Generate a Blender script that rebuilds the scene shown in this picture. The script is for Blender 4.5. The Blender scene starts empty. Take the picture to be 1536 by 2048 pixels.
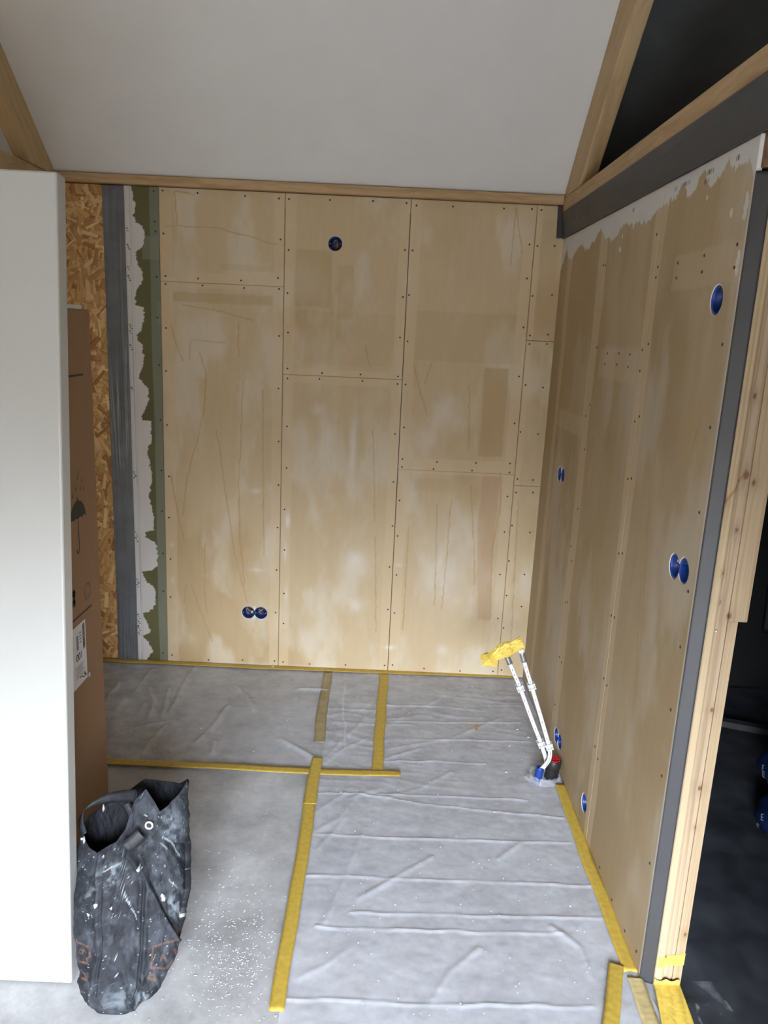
import bpy, bmesh, math, random
import numpy as np
from mathutils import Vector, Matrix

random.seed(7)
rng = np.random.default_rng(11)
scene = bpy.context.scene
C = scene.collection

# ------------------------------------------------------------------ camera, world, light, exposure
EYE = np.array([0.0, 0.0, 1.81])
R = np.array([[0.99894155, 0.04580583, 0.00419693],
              [0.00633836, -0.22744906, 0.97376935],
              [0.0455589, -0.97271206, -0.22749865]])      # columns: image right, image down, forward
FPX = 1538.0
cam_d = bpy.data.cameras.new('camera')
cam = bpy.data.objects.new('camera', cam_d); C.objects.link(cam)
cam_d.sensor_fit = 'VERTICAL'; cam_d.sensor_height = 36.0; cam_d.lens = FPX / 2048 * 36.0
cam_d.clip_start = 0.02
M4 = Matrix.Identity(4)
for i in range(3):
    M4[i][0] = R[i, 0]; M4[i][1] = -R[i, 1]; M4[i][2] = -R[i, 2]; M4[i][3] = EYE[i]
cam.matrix_world = M4
scene.camera = cam

vs = scene.view_settings
vs.view_transform = 'Standard'; vs.look = 'None'; vs.gamma = 1; vs.use_curve_mapping = False
vs.exposure = -0.17

SKY = 96.0
GROUND = 3.0
w = bpy.data.worlds.new('overcast_sky'); scene.world = w; w.use_nodes = True
nt = w.node_tree; nt.nodes.clear()
tc = nt.nodes.new('ShaderNodeTexCoord'); sp = nt.nodes.new('ShaderNodeSeparateXYZ')
rp = nt.nodes.new('ShaderNodeValToRGB'); bg = nt.nodes.new('ShaderNodeBackground'); ow = nt.nodes.new('ShaderNodeOutputWorld')
mr = nt.nodes.new('ShaderNodeMapRange')
mr.inputs[1].default_value = -0.3; mr.inputs[2].default_value = 0.7
nt.links.new(tc.outputs['Generated'], sp.inputs[0]); nt.links.new(sp.outputs[2], mr.inputs[0])
nt.links.new(mr.outputs[0], rp.inputs[0]); nt.links.new(rp.outputs[0], bg.inputs[0]); nt.links.new(bg.outputs[0], ow.inputs[0])
bg.inputs[1].default_value = SKY
e = rp.color_ramp.elements
g = GROUND / SKY
e[0].position = 0.0; e[0].color = (g * 1.02, g * 0.98, g * 0.90, 1)
e[1].position = 1.0; e[1].color = (0.93, 0.97, 1.06, 1)
a = e.new(0.41); a.color = (g * 1.02, g * 0.98, g * 0.90, 1)
a = e.new(0.52); a.color = (0.78, 0.85, 0.95, 1)

# glazed opening behind the photographer: a light portal in that opening
WIN = (-0.85, 0.84, 0.0, 2.18)     # x0, x1, z0, z1
YW = -1.6
pl = bpy.data.lights.new('window_portal', 'AREA'); pl.shape = 'RECTANGLE'
pl.size = WIN[1] - WIN[0]; pl.size_y = WIN[3] - WIN[2]
pl.cycles.is_portal = True
po = bpy.data.objects.new('window_portal', pl); C.objects.link(po)
po.location = ((WIN[0] + WIN[1]) / 2, YW, (WIN[2] + WIN[3]) / 2); po.rotation_euler = (math.radians(90), 0, 0)

# ------------------------------------------------------------------ survey helpers: sight line to a real plane
H = 1.81; YB = 3.9; XR = 0.817
def ray(px, py):
    v = R @ np.array([px - 768.0, py - 1024.0, FPX]); return v
def on_y(px, py, y=YB):
    r = ray(px, py); return EYE + r * (y / r[1])
def on_x(px, py, x=XR):
    r = ray(px, py); return EYE + r * (x / r[0])
def on_z(px, py, z=0.0):
    r = ray(px, py); return EYE + r * ((z - H) / r[2])
def uback(p): q = on_y(*p); return (q[0], q[2])
def uright(p): q = on_x(*p); return (q[1], q[2])
def ufloor(p): q = on_z(*p); return (q[0], q[1])

# ------------------------------------------------------------------ numeric helpers
def vnoise(x, y, seed=0):
    t = np.random.default_rng(seed).random((256, 256))
    xi = np.floor(x).astype(int); yi = np.floor(y).astype(int)
    fx = x - xi; fy = y - yi
    fx = fx * fx * (3 - 2 * fx); fy = fy * fy * (3 - 2 * fy)
    g_ = lambda i, j: t[i & 255, j & 255]
    return (g_(xi, yi) * (1 - fx) * (1 - fy) + g_(xi + 1, yi) * fx * (1 - fy)
            + g_(xi, yi + 1) * (1 - fx) * fy + g_(xi + 1, yi + 1) * fx * fy)
def fbm(x, y, seed=0, o=4):
    s = 0; a_ = 0.5; n = 0
    for k in range(o):
        s = s + a_ * vnoise(x * 2 ** k, y * 2 ** k, seed + k * 17); n += a_; a_ *= 0.55
    return s / n
def sst(a_, b_, x):
    t = np.clip((x - a_) / (b_ - a_), 0, 1); return t * t * (3 - 2 * t)
def seg_dist(u, v, p, q):
    px, py = p; qx, qy = q
    dx, dy = qx - px, qy - py
    L = dx * dx + dy * dy + 1e-12
    t = np.clip(((u - px) * dx + (v - py) * dy) / L, 0, 1)
    return np.hypot(u - px - t * dx, v - py - t * dy)
def poly_dist(u, v, pts):
    d = None
    for i in range(len(pts) - 1):
        s = seg_dist(u, v, pts[i], pts[i + 1]); d = s if d is None else np.minimum(d, s)
    return d
def mixc(col, c2, f):
    f = np.clip(f, 0, 1)[:, None]; return col * (1 - f) + np.array(c2)[None, :] * f

# ------------------------------------------------------------------ mesh helpers
def link(name, me, mat=None, parent=None):
    o = bpy.data.objects.new(name, me); C.objects.link(o)
    if mat is not None: me.materials.append(mat)
    if parent is not None: o.parent = parent
    return o
def np_mesh(name, verts, faces, mat=None, parent=None, cols=None, smooth=False):
    me = bpy.data.meshes.new(name)
    verts = np.asarray(verts, dtype=np.float32)
    faces = [tuple(int(i) for i in f) for f in faces] if not isinstance(faces, np.ndarray) else faces
    if isinstance(faces, np.ndarray):
        nf = len(faces); k = faces.shape[1]
        me.vertices.add(len(verts)); me.vertices.foreach_set('co', verts.ravel())
        me.loops.add(nf * k); me.loops.foreach_set('vertex_index', faces.ravel().astype(np.int32))
        me.polygons.add(nf)
        me.polygons.foreach_set('loop_start', np.arange(0, nf * k, k, dtype=np.int32))
        me.update(calc_edges=True)
    else:
        me.from_pydata([tuple(v) for v in verts.tolist()], [], faces)
    if cols is not None:
        at = me.color_attributes.new('Col', 'FLOAT_COLOR', 'POINT')
        c4 = np.ones((len(verts), 4), dtype=np.float32); c4[:, :3] = cols
        at.data.foreach_set('color', c4.ravel())
    if smooth: me.polygons.foreach_set('use_smooth', np.ones(len(me.polygons), dtype=bool))
    me.validate(); me.update()
    return link(name, me, mat, parent)
def tag(o, label=None, cat=None, group=None, kind=None):
    if label: o['label'] = label
    if cat: o['category'] = cat
    if group: o['group'] = group
    if kind: o['kind'] = kind
    return o
def empty(name, loc=(0, 0, 0)):
    o = bpy.data.objects.new(name, None); C.objects.link(o); o.location = loc; o.empty_display_size = .1
    return o
def keep(o, parent):
    o.parent = parent; o.matrix_parent_inverse = Matrix.Translation(parent.location).inverted(); return o
def sub(o, part):
    o.parent = part; return o       # parts carry no offset of their own
class MB:
    def __init__(s): s.bm = bmesh.new()
    def box(s, x0, x1, y0, y1, z0, z1, mat=None):
        vs_ = [s.bm.verts.new(p) for p in ((x0, y0, z0), (x1, y0, z0), (x1, y1, z0), (x0, y1, z0), (x0, y0, z1), (x1, y0, z1), (x1, y1, z1), (x0, y1, z1))]
        for f in ((0, 3, 2, 1), (4, 5, 6, 7), (0, 1, 5, 4), (1, 2, 6, 5), (2, 3, 7, 6), (3, 0, 4, 7)):
            s.bm.faces.new([vs_[i] for i in f])
        if mat is not None: bmesh.ops.transform(s.bm, matrix=mat, verts=vs_)
        return s
    def tube(s, pts, r, n=14, caps=True):
        pts = [Vector(p) for p in pts]
        rs = r if isinstance(r, (list, tuple)) else [r] * len(pts)
        rings = []; up = None
        for i, p in enumerate(pts):
            t = (pts[min(i + 1, len(pts) - 1)] - pts[max(i - 1, 0)]).normalized()
            if up is None:
                up = Vector((0, 0, 1)) if abs(t.z) < .9 else Vector((1, 0, 0))
            x = (up - t * up.dot(t)).normalized(); up = x; y = t.cross(x)
            rings.append([s.bm.verts.new(p + (x * math.cos(k * 2 * math.pi / n) + y * math.sin(k * 2 * math.pi / n)) * rs[i]) for k in range(n)])
        for a_, b_ in zip(rings, rings[1:]):
            for k in range(n):
                f = s.bm.faces.new((a_[k], a_[(k + 1) % n], b_[(k + 1) % n], b_[k])); f.smooth = True
        if caps:
            s.bm.faces.new(rings[0][::-1]); s.bm.faces.new(rings[-1])
        return s
    def lathe(s, prof, n=32, mat=None):
        rings = []
        for r, z in prof:
            rings.append([s.bm.verts.new((r * math.cos(k * 2 * math.pi / n), r * math.sin(k * 2 * math.pi / n), z)) for k in range(n)])
        for a_, b_ in zip(rings, rings[1:]):
            for k in range(n):
                f = s.bm.faces.new((a_[k], a_[(k + 1) % n], b_[(k + 1) % n], b_[k])); f.smooth = True
        if mat is not None: bmesh.ops.transform(s.bm, matrix=mat, verts=[v for r_ in rings for v in r_])
        return s
    def build(s, name, mat, parent=None, bevel=0, smooth=False):
        if bevel:
            bmesh.ops.bevel(s.bm, geom=s.bm.edges[:], offset=bevel, segments=3, affect='EDGES', profile=.5)
        bmesh.ops.recalc_face_normals(s.bm, faces=s.bm.faces[:])
        me = bpy.data.meshes.new(name); s.bm.to_mesh(me); s.bm.free()
        if smooth: me.polygons.foreach_set('use_smooth', np.ones(len(me.polygons), dtype=bool))
        return link(name, me, mat, parent)
def grid_faces(nu, nv):
    i = np.arange(nu - 1)[:, None] * nv + np.arange(nv - 1)[None, :]
    return np.stack([i, i + nv, i + nv + 1, i + 1], -1).reshape(-1, 4)

# ------------------------------------------------------------------ materials
def nodes_mat(name):
    m = bpy.data.materials.new(name); m.use_nodes = True
    n = m.node_tree.nodes; b = n['Principled BSDF']; return m, m.node_tree, n, b
def N(nt_, t, **kw):
    n = nt_.nodes.new(t)
    for k, v in kw.items(): setattr(n, k, v)
    return n
def plain(name, col, rough=.5, noise=.06, nscale=30, bump=.0, metal=0, bscale=None, spec=.5, aniso=(1, 1, 1), coord='Object'):
    m, t, n, b = nodes_mat(name)
    tc_ = N(t, 'ShaderNodeTexCoord'); mp = N(t, 'ShaderNodeMapping'); mp.inputs['Scale'].default_value = aniso
    nz = N(t, 'ShaderNodeTexNoise'); nz.inputs['Scale'].default_value = nscale; nz.inputs['Detail'].default_value = 5
    t.links.new(tc_.outputs[coord], mp.inputs[0]); t.links.new(mp.outputs[0], nz.inputs[0])
    cr = N(t, 'ShaderNodeValToRGB')
    c = np.array(col)
    cr.color_ramp.elements[0].position = .3; cr.color_ramp.elements[0].color = (*np.clip(c * (1 - noise * 2), 0, 1), 1)
    cr.color_ramp.elements[1].position = .7; cr.color_ramp.elements[1].color = (*np.clip(c * (1 + noise), 0, 1), 1)
    t.links.new(nz.outputs[0], cr.inputs[0]); t.links.new(cr.outputs[0], b.inputs['Base Color'])
    b.inputs['Roughness'].default_value = rough; b.inputs['Metallic'].default_value = metal
    b.inputs['Specular IOR Level'].default_value = spec
    if bump:
        bp = N(t, 'ShaderNodeBump'); bp.inputs['Strength'].default_value = bump; bp.inputs['Distance'].default_value = .01
        nb = N(t, 'ShaderNodeTexNoise'); nb.inputs['Scale'].default_value = bscale or nscale; nb.inputs['Detail'].default_value = 6
        t.links.new(mp.outputs[0], nb.inputs[0]); t.links.new(nb.outputs[0], bp.inputs['Height']); t.links.new(bp.outputs[0], b.inputs['Normal'])
    return m
def attr_mat(name, rough=.7, noise=.05, nscale=250, bump=.05, spec=.3, aniso=(1, 1, 1)):
    m, t, n, b = nodes_mat(name)
    at = N(t, 'ShaderNodeAttribute'); at.attribute_name = 'Col'
    tc_ = N(t, 'ShaderNodeTexCoord'); mp = N(t, 'ShaderNodeMapping'); mp.inputs['Scale'].default_value = aniso
    nz = N(t, 'ShaderNodeTexNoise'); nz.inputs['Scale'].default_value = nscale; nz.inputs['Detail'].default_value = 4
    t.links.new(tc_.outputs['Object'], mp.inputs[0]); t.links.new(mp.outputs[0], nz.inputs[0])
    mr_ = N(t, 'ShaderNodeMapRange'); mr_.inputs[3].default_value = 1 - noise * 2; mr_.inputs[4].default_value = 1 + noise * 2
    t.links.new(nz.outputs[0], mr_.inputs[0])
    vm = N(t, 'ShaderNodeVectorMath', operation='SCALE')
    t.links.new(at.outputs['Color'], vm.inputs[0]); t.links.new(mr_.outputs[0], vm.inputs['Scale'])
    t.links.new(vm.outputs[0], b.inputs['Base Color'])
    b.inputs['Roughness'].default_value = rough; b.inputs['Specular IOR Level'].default_value = spec
    bp = N(t, 'ShaderNodeBump'); bp.inputs['Strength'].default_value = bump; bp.inputs['Distance'].default_value = .004
    t.links.new(nz.outputs[0], bp.inputs['Height']); t.links.new(bp.outputs[0], b.inputs['Normal'])
    return m
def wood(name, c1, c2, axis='Z', rot=(0, 0, 0), knots=1.0, seed=0., rough=.6):
    m, t, n, b = nodes_mat(name)
    tc_ = N(t, 'ShaderNodeTexCoord')
    mp = N(t, 'ShaderNodeMapping'); mp.inputs['Rotation'].default_value = rot; mp.inputs['Location'].default_value = (seed, seed * .7, seed * 1.3)
    sc = {'X': (.5, 9, 9), 'Y': (9, .5, 9), 'Z': (9, 9, .5)}[axis]
    mp2 = N(t, 'ShaderNodeMapping'); mp2.inputs['Scale'].default_value = sc
    t.links.new(tc_.outputs['Object'], mp.inputs[0]); t.links.new(mp.outputs[0], mp2.inputs[0])
    nd = N(t, 'ShaderNodeTexNoise'); nd.inputs['Scale'].default_value = 2.5; nd.inputs['Detail'].default_value = 2
    t.links.new(mp.outputs[0], nd.inputs[0])
    ad = N(t, 'ShaderNodeVectorMath', operation='MULTIPLY_ADD')
    ad.inputs[1].default_value = (.55, .55, .55); t.links.new(nd.outputs['Color'], ad.inputs[0]); t.links.new(mp2.outputs[0], ad.inputs[2])
    wv = N(t, 'ShaderNodeTexNoise'); wv.inputs['Scale'].default_value = 5; wv.inputs['Detail'].default_value = 5; wv.inputs['Roughness'].default_value = .62
    t.links.new(ad.outputs[0], wv.inputs[0])
    cr = N(t, 'ShaderNodeValToRGB')
    cr.color_ramp.elements[0].position = .36; cr.color_ramp.elements[0].color = (*c2, 1)
    cr.color_ramp.elements[1].position = .56; cr.color_ramp.elements[1].color = (*c1, 1)
    t.links.new(wv.outputs[0], cr.inputs[0])
    # knots
    mp3 = N(t, 'ShaderNodeMapping'); s3 = {'X': (.45, 1, 1), 'Y': (1, .45, 1), 'Z': (1, 1, .45)}[axis]; mp3.inputs['Scale'].default_value = s3
    t.links.new(mp.outputs[0], mp3.inputs[0])
    vo = N(t, 'ShaderNodeTexVoronoi'); vo.inputs['Scale'].default_value = 7.5; t.links.new(mp3.outputs[0], vo.inputs[0])
    kr = N(t, 'ShaderNodeValToRGB')
    kr.color_ramp.elements[0].position = .05; kr.color_ramp.elements[0].color = (1, 1, 1, 1)
    kr.color_ramp.elements[1].position = .13; kr.color_ramp.elements[1].color = (0, 0, 0, 1)
    t.links.new(vo.outputs['Distance'], kr.inputs[0])
    ml = N(t, 'ShaderNodeMath', operation='MULTIPLY'); ml.inputs[1].default_value = .55 * knots
    t.links.new(kr.outputs[0], ml.inputs[0])
    mx = N(t, 'ShaderNodeMixRGB'); mx.inputs[2].default_value = (.22, .10, .04, 1)
    t.links.new(ml.outputs[0], mx.inputs[0]); t.links.new(cr.outputs[0], mx.inputs[1]); t.links.new(mx.outputs[0], b.inputs['Base Color'])
    bp = N(t, 'ShaderNodeBump'); bp.inputs['Strength'].default_value = .12; bp.inputs['Distance'].default_value = .003
    t.links.new(wv.outputs[0], bp.inputs['Height']); t.links.new(bp.outputs[0], b.inputs['Normal'])
    b.inputs['Roughness'].default_value = rough; b.inputs['Specular IOR Level'].default_value = .3
    return m
def film_mat(name, alpha, col, rough=.28, attr=True):
    m, t, n, b = nodes_mat(name)
    b.inputs['Base Color'].default_value = (*col, 1); b.inputs['Roughness'].default_value = rough
    b.inputs['Specular IOR Level'].default_value = .55
    tr = N(t, 'ShaderNodeBsdfTransparent'); mx = N(t, 'ShaderNodeMixShader')
    out = n['Material Output']
    at = N(t, 'ShaderNodeAttribute'); at.attribute_name = 'Col'
    tc_ = N(t, 'ShaderNodeTexCoord')
    nz = N(t, 'ShaderNodeTexNoise'); nz.inputs['Scale'].default_value = 9; nz.inputs['Detail'].default_value = 6; nz.inputs['Roughness'].default_value = .6
    t.links.new(tc_.outputs['Object'], nz.inputs[0])
    mr_ = N(t, 'ShaderNodeMapRange'); mr_.inputs[1].default_value = .3; mr_.inputs[2].default_value = .7
    mr_.inputs[3].default_value = alpha - .17; mr_.inputs[4].default_value = alpha + .17
    t.links.new(nz.outputs[0], mr_.inputs[0])
    ad = N(t, 'ShaderNodeMath', operation='ADD'); ad.use_clamp = True
    t.links.new(mr_.outputs[0], ad.inputs[0]); t.links.new(at.outputs['Fac'], ad.inputs[1])
    t.links.new(ad.outputs[0], mx.inputs[0]); t.links.new(tr.outputs[0], mx.inputs[1]); t.links.new(b.outputs[0], mx.inputs[2])
    t.links.new(mx.outputs[0], out.inputs[0])
    return m

m_concrete, t, n, b = nodes_mat('concrete_screed')
tc_ = N(t, 'ShaderNodeTexCoord')
n1 = N(t, 'ShaderNodeTexNoise'); n1.inputs['Scale'].default_value = 3.6; n1.inputs['Detail'].default_value = 10; n1.inputs['Roughness'].default_value = .70
n2 = N(t, 'ShaderNodeTexNoise'); n2.inputs['Scale'].default_value = 45; n2.inputs['Detail'].default_value = 6
t.links.new(tc_.outputs['Object'], n1.inputs[0]); t.links.new(tc_.outputs['Object'], n2.inputs[0])
cr = N(t, 'ShaderNodeValToRGB'); cr.color_ramp.elements[0].position = .36; cr.color_ramp.elements[0].color = (.29, .295, .30, 1)
cr.color_ramp.elements[1].position = .66; cr.color_ramp.elements[1].color = (.52, .525, .535, 1)
t.links.new(n1.outputs[0], cr.inputs[0])
mr_ = N(t, 'ShaderNodeMapRange'); mr_.inputs[3].default_value = .86; mr_.inputs[4].default_value = 1.14
t.links.new(n2.outputs[0], mr_.inputs[0])
vm = N(t, 'ShaderNodeVectorMath', operation='SCALE'); t.links.new(cr.outputs[0], vm.inputs[0]); t.links.new(mr_.outputs[0], vm.inputs['Scale'])
t.links.new(vm.outputs[0], b.inputs['Base Color']); b.inputs['Roughness'].default_value = .62
bp = N(t, 'ShaderNodeBump'); bp.inputs['Strength'].default_value = .15; bp.inputs['Distance'].default_value = .003
t.links.new(n2.outputs[0], bp.inputs['Height']); t.links.new(bp.outputs[0], b.inputs['Normal'])

m_ceiling = plain('ceiling_paint', (.72, .72, .715), .9, .012, 6, bump=.03, bscale=300)
m_white = plain('white_wall_paint', (.72, .72, .70), .85, .02, 8)
m_tanwall = plain('plain_primed_board', (.44, .35, .23), .85, .05, 5)
m_cavity = plain('cavity_timber', (.10, .08, .06), .9, .1, 12)
m_board = attr_mat('primed_gypsum_board', .72, .035, 320, .06)
m_osb = attr_mat('osb_chips', .6, .05, 200, .1)
m_foil = plain('grey_membrane_foil', (.135, .145, .160), .30, .1, 14, bump=.25, bscale=22, spec=.55)
m_foil2 = plain('smooth_dark_foil', (.048, .048, .050), .42, .06, 8, bump=.05, bscale=10, spec=.4)
m_foil3 = plain('dim_foil_curtain', (.022, .023, .024), .55, .1, 8)  # grey foil with the dim room's shade put into its colour
m_shadewall = plain('shade_black_wall', (.012, .012, .012), .8, .1, 6)  # near black in colour to stand in for the unlit side room
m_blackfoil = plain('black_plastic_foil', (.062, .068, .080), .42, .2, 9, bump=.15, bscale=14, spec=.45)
m_darkceil = plain('dark_grey_ceiling', (.13, .135, .135), .6, .1, 5, bump=.1, bscale=6, spec=.4)  # dark grey tone for the side room ceiling
m_film = film_mat('clear_dust_film', .42, (.62, .63, .68), .3)
m_film2 = film_mat('clear_dust_film_large', .46, (.66, .68, .75), .26)
m_tape = plain('yellow_masking_tape', (.50, .35, .055), .5, .08, 60, bump=.04, bscale=80)
m_tape2 = plain('crumpled_yellow_tape', (.74, .54, .10), .42, .06, 30, bump=.2, bscale=70)
m_wood = wood('spruce_beam_y', (.52, .37, .20), (.42, .28, .14), 'Y', knots=.35)
m_woodx = wood('spruce_beam_x', (.48, .33, .18), (.36, .23, .11), 'X', knots=.6)
SL = 0.836; AS = math.atan(SL)
m_woods = wood('spruce_rafter', (.55, .40, .22), (.46, .32, .165), 'Y', rot=(AS, 0, 0), knots=.3)
m_jamb1 = wood('spruce_jamb_ridge', (.54,.41,.25), (.44,.30,.16), 'Z', knots=.5, seed=3.1)
m_jamb2 = wood('spruce_jamb_plank', (.48,.36,.235), (.38,.26,.145), 'Z', knots=1.0, seed=1.7)
m_jamb3 = wood('spruce_jamb_side', (.49,.36,.225), (.42,.30,.17), 'Z', knots=.7, seed=5.3)
m_header = wood('dark_header_timber', (.20, .12, .06), (.10, .055, .025), 'X', knots=.4)
m_panel = plain('white_lacquer', (.43, .435, .42), .32, .006, 4, spec=.5)
m_card = plain('brown_cardboard', (.27, .155, .08), .8, .04, 14, aniso=(1, 12, 1))
m_ink = plain('black_print', (.02, .018, .016), .7, .05)
m_fadeink = plain('thin_grey_print', (.10, .07, .05), .8, .05)
m_label = plain('white_label_paper', (.62, .62, .66), .6, .02)
m_foam = plain('white_foam_strip', (.55, .55, .52), .8, .02)
m_blue = plain('blue_plastic', (.008, .042, .26), .35, .1, 30)
m_dblue = plain('deep_blue_plastic', (.008, .022, .10), .35, .1, 30)
m_screw = plain('dark_screw_head', (.035, .028, .022), .5, .1, 60)
m_steel = plain('bright_steel', (.55, .55, .57), .3, .05, 60, metal=.9)
m_plaster = plain('white_plaster', (.70, .70, .69), .8, .06, 60, bump=.2, bscale=120)
m_pvc = plain('white_plastic_pipe', (.78, .78, .78), .35, .03, 40)
m_clip = plain('translucent_clip_plastic', (.60, .61, .62), .3, .05, 40)
m_blackpipe = plain('black_pipe_plastic', (.018, .018, .019), .38, .15, 30)
m_red = plain('red_cap_plastic', (.45, .012, .02), .35, .1, 60)
m_wirey = plain('yellow_wire', (.6, .45, .06), .4, .05); m_wireb = plain('brown_wire', (.20, .07, .03), .4, .05); m_wirel = plain('blue_wire', (.02, .06, .32), .4, .05)
m_bag = attr_mat('dusty_rubber_cloth', .68, .10, 120, .18, .2)
m_strap = plain('black_strap', (.016, .017, .022), .6, .3, 40, bump=.2, bscale=90)
m_chip = plain('white_chips', (.56, .57, .59), .7, .03)
m_bluebag = plain('blue_printed_bag', (.006, .022, .085), .45, .2, 20, bump=.3, bscale=25)
m_letter = plain('white_print', (.45, .47, .5), .6, .03)
m_tapefade = plain('dusty_old_tape', (.52, .42, .20), .6, .1, 40)

# ------------------------------------------------------------------ the setting: floor, ceiling, outer walls
def struct(o): o['kind'] = 'structure'; return o
XL, XN = -2.7, 3.3
struct(MB().box(XL - .1, XN + .1, YW - .1, YB + .2, -.12, 0).build('floor', m_concrete))
def zc(y): return 2.465 + SL * (YB - y)
YRIDGE = 0.6
def slab(name, x0, x1, ya, yb, za, zb, th, mat):
    v = [(x0, ya, za), (x1, ya, za), (x1, yb, zb), (x0, yb, zb), (x0, ya, za + th), (x1, ya, za + th), (x1, yb, zb + th), (x0, yb, zb + th)]
    return np_mesh(name, v, [(0, 3, 2, 1), (4, 5, 6, 7), (0, 1, 5, 4), (1, 2, 6, 5), (2, 3, 7, 6), (3, 0, 4, 7)], mat)
struct(slab('ceiling', XL - .1, .80, YRIDGE, YB + .12, zc(YRIDGE), zc(YB + .12), .12, m_ceiling))
struct(slab('ceiling_front', XL - .1, .80, YW - .1, YRIDGE, zc(YRIDGE) - SL * (YRIDGE - YW + .1), zc(YRIDGE), .12, m_ceiling))
struct(slab('ceiling_right', .80, XN + .1, YRIDGE, YB + .12, zc(YRIDGE), zc(YB + .12), .12, m_darkceil))
struct(slab('ceiling_right_front', .80, XN + .1, YW - .1, YRIDGE, zc(YRIDGE) - SL * (YRIDGE - YW + .1), zc(YRIDGE), .12, m_darkceil))
gable = [(YW - .1, 0), (YB + .12, 0), (YB + .12, zc(YB + .12)), (YRIDGE, zc(YRIDGE)), (YW - .1, zc(YRIDGE) - SL * (YRIDGE - YW + .1))]
def gable_wall(name, x0, x1, mat):
    v = [(x0, y, z) for y, z in gable] + [(x1, y, z) for y, z in gable]
    return np_mesh(name, v, [(4, 3, 2, 1, 0), (5, 6, 7, 8, 9)] + [(i, (i + 1) % 5, (i + 1) % 5 + 5, i + 5) for i in range(5)], mat)
struct(gable_wall('wall_left', XL - .1, XL, m_tanwall))
struct(gable_wall('wall_far_right', XN, XN + .1, m_shadewall))
wf = MB(); x0, x1, z0, z1 = WIN
ZT = 4.0
wf.box(XL, x0, YW - .1, YW, 0, ZT); wf.box(x1, XN, YW - .1, YW, 0, ZT); wf.box(x0, x1, YW - .1, YW, z1, ZT)
struct(wf.build('wall_front', m_tanwall))
# glazing frame of the terrace door behind the photographer
fr = MB()
for xx in (x0, (x0 + x1) / 2 - .04, x1 - .08): fr.box(xx, xx + .08, YW - .08, YW - .02, 0.02, z1)
fr.box(x0, x1, YW - .08, YW - .02, z1 - .07, z1)
struct(fr.build('door_1', m_white))
# partition between the rooms by the doorway, unseen, added to darken the side room
struct(MB().box(.86, .96, YW, 1.0, 0, 2.39).build('wall_partition', m_tanwall))

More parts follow.
